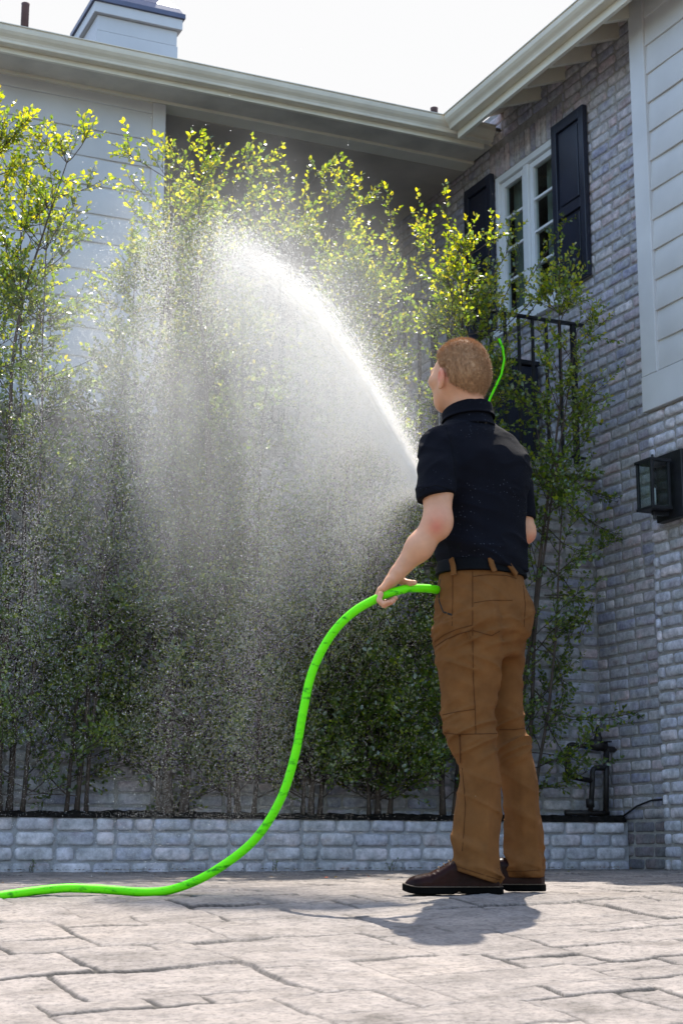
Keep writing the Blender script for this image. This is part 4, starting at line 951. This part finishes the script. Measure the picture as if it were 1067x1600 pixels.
# hands: palm, four bent fingers and thumb each
LFN = []
kn = [(596.5, 919, 5.175), (594, 921, 5.155), (593, 924, 5.133), (595, 928, 5.112)]
pp_ = [(590.5, 930, 5.18), (588.5, 933, 5.158), (589, 936, 5.133), (592, 938, 5.108)]
dp_ = [(602, 942, 5.162), (600, 944.5, 5.140), (600, 945.5, 5.116), (600.5, 944, 5.094)]
tp_ = [(618, 934.5, 5.128), (614.5, 938.5, 5.110), (611, 941, 5.090), (606.5, 941, 5.074)]
for i in range(4): LFN.append([PY(*kn[i]), PY(*pp_[i]), PY(*dp_[i]), PY(*tp_[i])])
THL = [PY(618, 903, 5.175), PY(630, 908.5, 5.165), PY(640, 911, 5.15), PY(647.5, 910.5, 5.135)]
def handL(P):
    w = LA[4]; yv = f32(0, 1, 0)
    d = seg(P, w, PY(611, 908, 5.14), .0195, .019, (yv, 1.55)); d = smin(d, seg(P, PY(611, 908, 5.14), PY(598, 921, 5.142), .0185, .0145, (yv, 2.2)), .012)
    d = smin(d, seg(P, THL[0], THL[1], .0145, .0115), .014); d = smin(d, seg(P, THL[1], THL[2], .0105, .0098), .005); d = smin(d, seg(P, THL[2], THL[3], .0100, .0082), .004)
    fd = None
    for i, q in enumerate(LFN):
        r = (.0092, .0096, .0092, .0082)[i]; e = smin(smin(seg(P, q[0], q[1], r*1.05, r), seg(P, q[1], q[2], r, r*.94), .003), seg(P, q[2], q[3], r*.94, r*.82), .003)
        fd = e if fd is None else smin(fd, e, .0015)
    return smin(d, fd, .006)
GA = PY(712, 838, 5.70); GD = PY(690, 812, 5.70)-GA; GD /= np.linalg.norm(GD)     # nozzle grip axis
g1 = np.cross(GD, [0, 1, 0]); g1 /= np.linalg.norm(g1); g2 = np.cross(GD, g1)
def gp(t, ang, r): return GA+GD*t+(g1*cos(ang)+g2*sin(ang))*r
wr = RA[4]; wa = math.atan2(float((wr-GA)@g2), float((wr-GA)@g1))
def handR(P):
    d = seg(P, wr, gp(.0, wa, .036), .024, .017, (GD, 1.5)); d = smin(d, seg(P, gp(.0, wa, .034), gp(.0, wa+.9, .034), .015, .013, (GD, 2.5)), .012)
    fd = None
    for i in range(4):
        t = .036-.023*i; r = (.0092, .0096, .0092, .0082)[i]; q = [gp(t, wa+a_, .030+(.002 if k == 1 else 0)) for k, a_ in enumerate((1.0, 1.9, 2.9, 3.7+.15*(i == 1)))]
        for k in range(3): e = seg(P, q[k], q[k+1], r*(1-.06*k), r*(.94-.06*k)); fd = e if fd is None else smin(fd, e, .0015)
    d = smin(d, fd, .006); q = [gp(.01, wa-.2, .034), gp(.035, wa-.8, .032), gp(.05, wa-1.5, .029), gp(.055, wa-2.1, .027)]
    for k in range(3): d = smin(d, seg(P, q[k], q[k+1], .0125-.0015*k, .011-.0015*k), .004)
    return d
def near(P, lo, hi, fn, m=.06):
    k = ((P > np.asarray(lo)-m) & (P < np.asarray(hi)+m)).all(1); c = (np.asarray(lo)+np.asarray(hi))/2; hd = (np.asarray(hi)-np.asarray(lo))/2
    q = np.maximum(np.abs(P-c)-hd, 0); d = np.sqrt((q*q).sum(1)).astype(np.float32)+.02
    if k.any(): d[k] = fn(P[k])
    return d
def bb(pts, r): A = np.array(pts); return A.min(0)-r, A.max(0)+r
BXH = bb([HC], .15); BXN = bb([NC-NA*.06, hp(0, 0, -.04)], .09); BXL = bb(LA, .06); BXR = bb(RA, .055); BXHL = bb([p for q in LFN for p in q]+THL+[LA[4]], .03); BXHR = bb([wr, GA], .07)
def body(P):
    d = smin(near(P, *BXH, head), near(P, *BXN, neck), .022)
    d = smin(d, BT.d(P, .02), .03); d = smin(d, BP.d(P, .02), .03); d = smin(d, smin(BLg.d(P, .02), BRg.d(P, .02), .002), .02)
    d = smin(d, smin(near(P, *BXL, armL), near(P, *BXHL, handL), .014), .02); d = smin(d, smin(near(P, *BXR, armR), near(P, *BXHR, handR), .012), .02)
    low = (P[:, 2] < 1.03) & (P[:, 2] > .12) & (P[:, 0] > .27)
    if low.any(): d[low] = np.maximum(d[low], trousers(P[low])+.012)
    for a, b in (((738, 1372, 5.19), (745, 1388, 5.19)), ((820, 1370, 5.42), (820, 1388, 5.42))): d = smin(d, seg(P, PY(*a)+[0, 0, .1], PY(*b)+[0, 0, .03], .040, .028), .02)
    return d
me, V = mesh_sdf(body, (-.0, 4.98, -.02), (.92, 5.85, 1.88), .0034, 'body')
sk = np.array([.61, .305, .17]); col = np.tile(sk, (len(V), 1)); nz_ = fbm(V*14+3, 3)[:, None]
def blush(c, r, amt, cc=(.62, .17, .11)):
    global col
    k = np.exp(-(((V-np.asarray(c))**2).sum(1)/r**2))[:, None]*amt; col = col*(1-k)+np.array(cc)*k
col = col*(.9+.2*nz_); blush(PY(681, 824, 5.06), .022, .75); blush(PY(683, 812, 5.06), .05, .3); blush(PY(833, 845, 5.45), .03, .5)
for s in (1, -1): blush(hp(-.006, .090*s, -.026), .026, .8, (.66, .16, .09))
blush(NC-HF*.05, .06, .25); blush(PY(612, 935, 5.09), .03, .25)
set_tint(me, col); BODY = link('body', me, M['skin'], MAN, True)
m = MB()
for s in (1, -1):
    c = hp(.0895, .032*s, -.001); E_ = MB(); E_.tube([c-HF*.006, c, c+HF*.004, c+HF*.0055], [.006, .0065, .004, .001], 10); E_.build('eye', M['dark'], BODY, True)
# hair: a close crop, densest on the crown, thinning at the nape and around the ear
def hairline(P):
    q = (P-HC.astype(np.float32)); f = q@HF.astype(np.float32); l = np.abs(q@HL.astype(np.float32)); u = q@HU.astype(np.float32)
    side = -.012+1.35*np.clip(f+.012, 0, .2); back = -.094+.9*np.clip(f+.075, 0, .1); lim = np.where(f < -.012, np.minimum(back, -.012), side); lim = np.where(f > .062, .065, lim)
    ear = np.sqrt(((f+.004)/.022)**2+((u+.030)/.038)**2)-1; return np.maximum(lim-u, -ear*.022)+(vn(P*160)-.5)*.006
def hairf(P):
    d = smin(skull(P), smin(head(P)+.0015, neck(P), .02)+.001, .01); t = .0065+.005*np.clip((P[:, 2]-HC[2])/.08, -.8, 1); return smax(d-t+(vn(P*90)-.5)*.0012, hairline(P), .012)
me, V = mesh_sdf(hairf, HC-.16, HC+.16, .003, 'hair'); HR = link('hair', me, M['hair'], MAN, True)
def fuzz():
    rs = np.random.RandomState(5); n = 42000; k = rs.choice(len(V), n); P0 = V[k]+rs.normal(0, .0012, (n, 3))
    G = np.stack([hairf((P0+np.eye(3)[i]*.004).astype(np.float32))-hairf((P0-np.eye(3)[i]*.004).astype(np.float32)) for i in range(3)], 1); G /= np.linalg.norm(G, axis=1, keepdims=True)+1e-9
    D = G*.75+np.array([0, 0, -.35])-HF*.15*1.0+rs.normal(0, .22, (n, 3)); D /= np.linalg.norm(D, axis=1, keepdims=True); L = rs.uniform(.005, .013, (n, 1)); S = np.cross(D, rs.normal(0, 1, (n, 3))); S /= np.linalg.norm(S, axis=1, keepdims=True)
    W_ = .0004; T = np.stack([P0-S*W_-G*.001, P0+S*W_-G*.001, P0+D*L], 1).reshape(-1, 3); o = link('hair_strands', raw_mesh('hair_strands', T, np.arange(3*n).reshape(-1, 3)), M['hair'], HR); o['kind'] = 'stuff'
fuzz()
# shoes
def shoe(px_toe, px_heel, ypx, Y):
    a, b = PY(px_toe, ypx, Y), PY(px_heel, ypx, Y); g = float(gz(np.array([(a[0]+b[0])/2]), np.array([Y]))[0])+.003; L = b[0]-a[0]; c = np.array([a[0], Y, g])
    o = []
    def out2(P, gr=0):
        x = (P[:, 0]-c[0])/L; x_ = np.clip(x, 0, 1); wv = .055*np.interp(x_, [0, .04, .12, .28, .42, .6, .8, .94, 1], [0, .45, .78, .98, .96, .80, .76, .66, 0])+gr; off = .006*np.sin(x_*pi)
        dy = np.abs(P[:, 1]-c[1]-off)-wv; return np.maximum(dy*.8, np.maximum(c[0]-P[:, 0], P[:, 0]-c[0]-L)-gr)
    def solef(P):
        x = (P[:, 0]-c[0])/L; z = P[:, 2]-c[2]; rise = .012*np.clip(1-x/.18, 0, 1)**2; arch = .007*np.exp(-((x-.56)/.045)**4); d = smax(out2(P), np.maximum(z-.023-rise, rise+arch-z), .004); return d
    def upf(P):
        x = (P[:, 0]-c[0])/L; z = P[:, 2]-c[2]; top = np.interp(x, [0, .03, .12, .28, .36, .46, .55, .8, .96, 1.], [.030, .044, .056, .066, .078, .098, .108, .104, .098, .09])
        d = smax(out2(P, -.004), z-top, .03); d = smax(d, .0195-z, .002); return d-.002*fold(P, (60, 10, 40), np.eye(3), 3.)*np.exp(-((x-.30)/.06)**2)
    lo, hi = c-[.02, .08, .02], c+[L+.02, .08, .13]
    me, _ = mesh_sdf(upf, lo, hi, .0032, 'shoe'); S = link('shoe', me, M['leather'], MAN, True)
    me, _ = mesh_sdf(solef, lo, hi, .0032, 'sole'); link('sole', me, M['rubber'], S, True)
    # welt stitching round the edge
    xs = np.linspace(.01, .99, 40); m = MB(); pts = []
    for x in xs:
        w_ = .055*np.interp(x, [0, .04, .12, .28, .42, .6, .8, .94, 1], [0, .45, .78, .98, .96, .80, .76, .66, 0]); pts.append((c[0]+x*L, c[1]+.006*sin(x*pi)-w_-.0005, c[2]+.0225+.012*max(0, 1-x/.18)**2))
    m.tube(pts, .0018, 5); m.build('welt', M['welt'], S, True)
    for k, x in enumerate((.37, .42, .47)):
        m = MB(); zt = c[2]+np.interp(x, [.36, .46, .55], [.080, .100, .110]); m.tube([(c[0]+x*L, c[1]-.026, zt-.012), (c[0]+x*L-.004, c[1]-.010, zt+.001), (c[0]+x*L, c[1]+.012, zt+.001), (c[0]+x*L+.004, c[1]+.028, zt-.010)], .0022, 6); m.build('lace', M['welt'], S, True)
shoe(628, 787, 1398, 5.19); shoe(695, 853, 1393, 5.42)

# ------------------------------------------------------------------ the hose, with its nozzle in the right hand
def spline(pts, n=10):
    P = [np.array(p, float) for p in pts]; P = [2*P[0]-P[1]]+P+[2*P[-1]-P[-2]]; o = []
    for i in range(1, len(P)-2):
        for k in range(n):
            t = k/n; o.append(.5*((2*P[i])+(-P[i-1]+P[i+1])*t+(2*P[i-1]-5*P[i]+4*P[i+1]-P[i+2])*t*t+(-P[i-1]+3*P[i]-3*P[i+1]+P[i+2])*t**3))
    return o+[P[-2]]
HO = empty('garden_hose', PY(270, 1398, 5.25), 'bright lime green garden hose rising from the ground into the hands of the man', 'hose')
hpx = [(-330, 1440, 4.75), (-160, 1428, 4.88), (-60, 1411, 4.98), (0, 1400, 5.05), (90, 1388.5, 5.14), (150, 1389, 5.18), (235, 1394, 5.22), (285, 1385, 5.22), (340, 1358, 5.21), (398, 1312, 5.20), (438, 1250, 5.18), (461, 1180, 5.17), (474, 1110, 5.16), (488, 1050, 5.16), (515, 996, 5.15), (550, 958, 5.14), (590, 934.5, 5.135), (615, 925, 5.14), (645, 919, 5.17), (684, 922, 5.26), (700, 932, 5.42), (705, 925, 5.58), (712, 890, 5.68), (714, 862, 5.70)]
m = MB(); m.tube(spline([PY(*p) for p in hpx]), .0138, 14); m.build('tube', M['hose'], HO, True)
m = MB(); m.tube([GA-GD*.085, GA-GD*.05, GA-GD*.045, GA+GD*.05, GA+GD*.055, GA+GD*.09, GA+GD*.11], [.019, .019, .0165, .0165, .021, .021, .011], 16); m.build('nozzle', M['iron'], HO, True)
H2 = empty('hanging_hose', PY(780, 590, 8.0), 'loop of green hose hanging among the leaves just right of the head of the man', 'hose')
m = MB(); m.tube([W(*onV(x, y, 8.12)) for x, y in [(756, 652), (759, 640), (765, 623), (775, 602), (783, 585), (787.5, 562), (785, 543), (779, 529)]], .0075, 10); m.build('tube', M['hose'], H2, True)

# ------------------------------------------------------------------ the spray: water drops thrown from the nozzle, falling with drag
NZ = GA+GD*.115
def throw(n, seed, klo, khi, cone, wind, tmax, speed=1.0, hot=.0, vm=(-2.55, 2.6, 6.4), thin=1.0, rep_=6):
    rs = np.random.RandomState(seed); n = n//rep_; k = np.exp(rs.uniform(math.log(klo), math.log(khi), n)).astype(np.float32); v0 = np.array(vm); sp = np.linalg.norm(v0); ax = v0/sp
    a1 = np.cross(ax, [0, 0, 1.]); a1 /= np.linalg.norm(a1); a2 = np.cross(ax, a1); g = np.abs(rs.normal(0, cone, n)); ph = rs.uniform(0, 2*pi, n)
    if hot > 0:                                                  # distinct jets within the cone
        j = rs.randint(0, 26, n); jr = np.random.RandomState(99); ja, jp = np.abs(jr.normal(0, cone, 26)), jr.uniform(0, 2*pi, 26); h = rs.rand(n) < hot
        g = np.where(h, ja[j]+rs.normal(0, .006, n), g); ph = np.where(h, jp[j]+rs.normal(0, .03, n), ph)
    v = ((ax[None]+np.tan(g)[:, None]*(a1[None]*np.cos(ph)[:, None]+a2[None]*np.sin(ph)[:, None]))*sp*(speed*rs.uniform(.93, 1.03, n))[:, None]).astype(np.float32)
    x = np.tile(NZ, (n, 1)).astype(np.float32); T = rs.uniform(0, 1, (rep_, n))*tmax; out = np.zeros((rep_, n, 3), np.float32); live = np.ones((rep_, n), bool); dt = .025; wv = np.array(wind, np.float32)
    gust = (np.stack([rs.normal(0, .10, n), rs.normal(0, .10, n), rs.normal(0, .04, n)], 1)*np.minimum(k, 3)[:, None]).astype(np.float32)
    for i in range(int(tmax/dt)+1):
        t = i*dt; rel = v-wv-gust; a = -k[:, None]*np.sqrt((rel*rel).sum(1))[:, None]*rel; a[:, 2] -= 9.8
        a *= np.minimum(1, 200/(np.sqrt((a*a).sum(1))+1e-6))[:, None]; v = v+a*dt; x = x+v*dt
        q, m = np.nonzero((T >= t) & (T < t+dt)); out[q, m] = x[m]-v[m]*dt*rs.rand(len(m))[:, None]
        vv_ = x@VV.astype(np.float32); hit = (x[:, 2] < .03) | ((vv_ > 8.66) & (x[:, 2] < 2.6)) | ((vv_ > 8.4) & (x[:, 2] < .34)) | (vv_ > 10.1); live &= ~(hit[None] & (T > t))
    P = out[live]; age = T[live]; P = P+rs.normal(0, 1, P.shape)*(.012*np.minimum(age, 1.5))[:, None]
    # the drops come down in uneven curtains and grow sparse towards the ground
    cur = vn(P*np.array([7, 5, .5])+3)*.6+vn(P*np.array([19, 12, .7])+9)*.4; blo = fbm(P*np.array([2.2, 2, 1.6])+21, 3); keep = np.where(age > .4, np.clip(.12+3.0*(cur-.34), .05, 1)*np.clip(.35+3*(blo-.38), .15, 1.0), 1)
    keep = keep*np.interp(P[:, 2], [.1, .5, 1.1, 1.9, 2.6], [.12, .25, .45, .85, 1])**thin; return P[rs.rand(len(P)) < keep]
def cloud(name, parts, label, cat):
    P = np.concatenate([p for p, r in parts]); r_ = np.concatenate([r for p, r in parts])
    me = bpy.data.meshes.new(name); me.vertices.add(len(P)); me.vertices.foreach_set('co', P.astype(np.float32).ravel())
    a = me.attributes.new('drop_radius', 'FLOAT', 'POINT'); a.data.foreach_set('value', r_.astype(np.float32)); me.update()
    o = link(name, me, M['water']); ng = bpy.data.node_groups.new('drops', 'GeometryNodeTree')
    ng.interface.new_socket('Geometry', in_out='INPUT', socket_type='NodeSocketGeometry'); ng.interface.new_socket('Geometry', in_out='OUTPUT', socket_type='NodeSocketGeometry')
    i_, o_ = ng.nodes.new('NodeGroupInput'), ng.nodes.new('NodeGroupOutput'); mp = ng.nodes.new('GeometryNodeMeshToPoints'); na = ng.nodes.new('GeometryNodeInputNamedAttribute'); na.data_type = 'FLOAT'; na.inputs['Name'].default_value = 'drop_radius'
    sm = ng.nodes.new('GeometryNodeSetMaterial'); sm.inputs['Material'].default_value = M['water']
    ng.links.new(i_.outputs[0], mp.inputs['Mesh']); ng.links.new(na.outputs[0], mp.inputs['Radius']); ng.links.new(mp.outputs[0], sm.inputs[0]); ng.links.new(sm.outputs[0], o_.inputs[0])
    md = o.modifiers.new('drops', 'NODES'); md.node_group = ng; tag(o, label, cat, kind='stuff'); print(name, len(P)); return o
rs = np.random.RandomState(17); pr = []
for n_, sd_, a_, b_, c_, w_, t_, r0, r1, th, ht in ((170000, 31, .10, .30, .045, (-.1, 0, 0), 1.25, .0005, .0012, 1.0, .6), (60000, 35, .12, .9, .11, (-.2, .1, 0), 1.9, .0009, .0019, 1.0, .2), (2100000, 32, .22, 2.2, .110, (-.55, .15, 0), 2.0, .0003, .0007, 1.3, .25), (2400000, 33, .7, 6.0, .20, (-.5, .3, 0), 3.2, .0003, .0006, 1.6, 0), (350000, 34, .5, 4.0, .20, (-.2, .1, 0), 1.1, .0003, .0006, .6, 0)):
    p = throw(n_, sd_, a_, b_, c_, w_, t_, hot=ht, thin=th, rep_=10); pr.append((p, rs.uniform(r0, r1, len(p))))
cloud('water_spray', pr, 'cloud of bright water drops fanning from the hose and falling in front of the trees', 'water spray')
def jets():
    """solid streaks of water near the nozzle"""
    rs = np.random.RandomState(41); m = MB(); jr = np.random.RandomState(99); v0 = np.array((-2.55, 2.6, 6.4)); sp = np.linalg.norm(v0); ax = v0/sp; a1 = np.cross(ax, [0, 0, 1.]); a1 /= np.linalg.norm(a1); a2 = np.cross(ax, a1)
    ja, jp = np.abs(jr.normal(0, .10, 26)), jr.uniform(0, 2*pi, 26)
    for j in range(26):
        for s_ in range(16):
            t0 = rs.uniform(0, .34)**1.0; L = rs.uniform(.006, .028); g = ja[j]*.6+rs.normal(0, .008); ph = jp[j]+rs.normal(0, .04); v = (ax+math.tan(g)*(a1*cos(ph)+a2*sin(ph)))*sp
            q = []
            for t in (t0, t0+L/2, t0+L):
                d = .15*sp; q.append(NZ+v*(t-.5*d*t*t)+np.array([0, 0, -4.9*t*t]))
            m.tube(q, [.0006, .0016, .0006], 4)
    o = m.build('water_jet', M['water']); tag(o, 'streaks of pressurised water shooting up from behind the shoulder of the man', 'water jet', kind='stuff')
jets()

# fine mist hanging in the spray: a soft-edged body of scattering air
def mist(label, px, py, Y, rad, dens, name='water_mist'):
    import bmesh
    bm = bmesh.new(); bmesh.ops.create_icosphere(bm, subdivisions=3, radius=1); me = bpy.data.meshes.new(name); bm.to_mesh(me); bm.free()
    o = bpy.data.objects.new(name, me); C.objects.link(o); o.location = PY(px, py, Y); o.scale = rad; tag(o, label, 'mist', kind='stuff')
    m = bpy.data.materials.new('mist'); m.use_nodes = True; t = m.node_tree; t.nodes.clear(); out = N(t, 'ShaderNodeOutputMaterial'); v = N(t, 'ShaderNodeVolumePrincipled')
    v.inputs['Color'].default_value = (1, .985, .96, 1); v.inputs['Anisotropy'].default_value = .15
    c = N(t, 'ShaderNodeTexCoord'); ln = N(t, 'ShaderNodeVectorMath', operation='LENGTH'); t.links.new(c.outputs['Object'], ln.inputs[0])
    r = N(t, 'ShaderNodeMapRange', interpolation_type='SMOOTHSTEP'); r.inputs['From Min'].default_value = 1.0; r.inputs['From Max'].default_value = .15; t.links.new(ln.outputs['Value'], r.inputs['Value'])
    mp = N(t, 'ShaderNodeMapping'); mp.inputs['Scale'].default_value = (3.6, 3, 1.3); t.links.new(c.outputs['Object'], mp.inputs[0]); n = N(t, 'ShaderNodeTexNoise'); n.inputs['Scale'].default_value = 1.1; n.inputs['Detail'].default_value = 3; t.links.new(mp.outputs[0], n.inputs[0])
    r2 = N(t, 'ShaderNodeMapRange'); r2.inputs['From Min'].default_value = .38; r2.inputs['From Max'].default_value = .66; t.links.new(n.outputs[0], r2.inputs['Value'])
    x = N(t, 'ShaderNodeMath', operation='MULTIPLY'); t.links.new(r.outputs[0], x.inputs[0]); t.links.new(r2.outputs[0], x.inputs[1]); y = N(t, 'ShaderNodeMath', operation='MULTIPLY'); t.links.new(x.outputs[0], y.inputs[0]); y.inputs[1].default_value = dens
    t.links.new(y.outputs[0], v.inputs['Density']); t.links.new(v.outputs[0], out.inputs['Volume']); me.materials.append(m)
mist('soft drifting mist of fine water below and left of the arcing jet', 360, 590, 6.9, (1.15, .85, 1.3), 1.25)
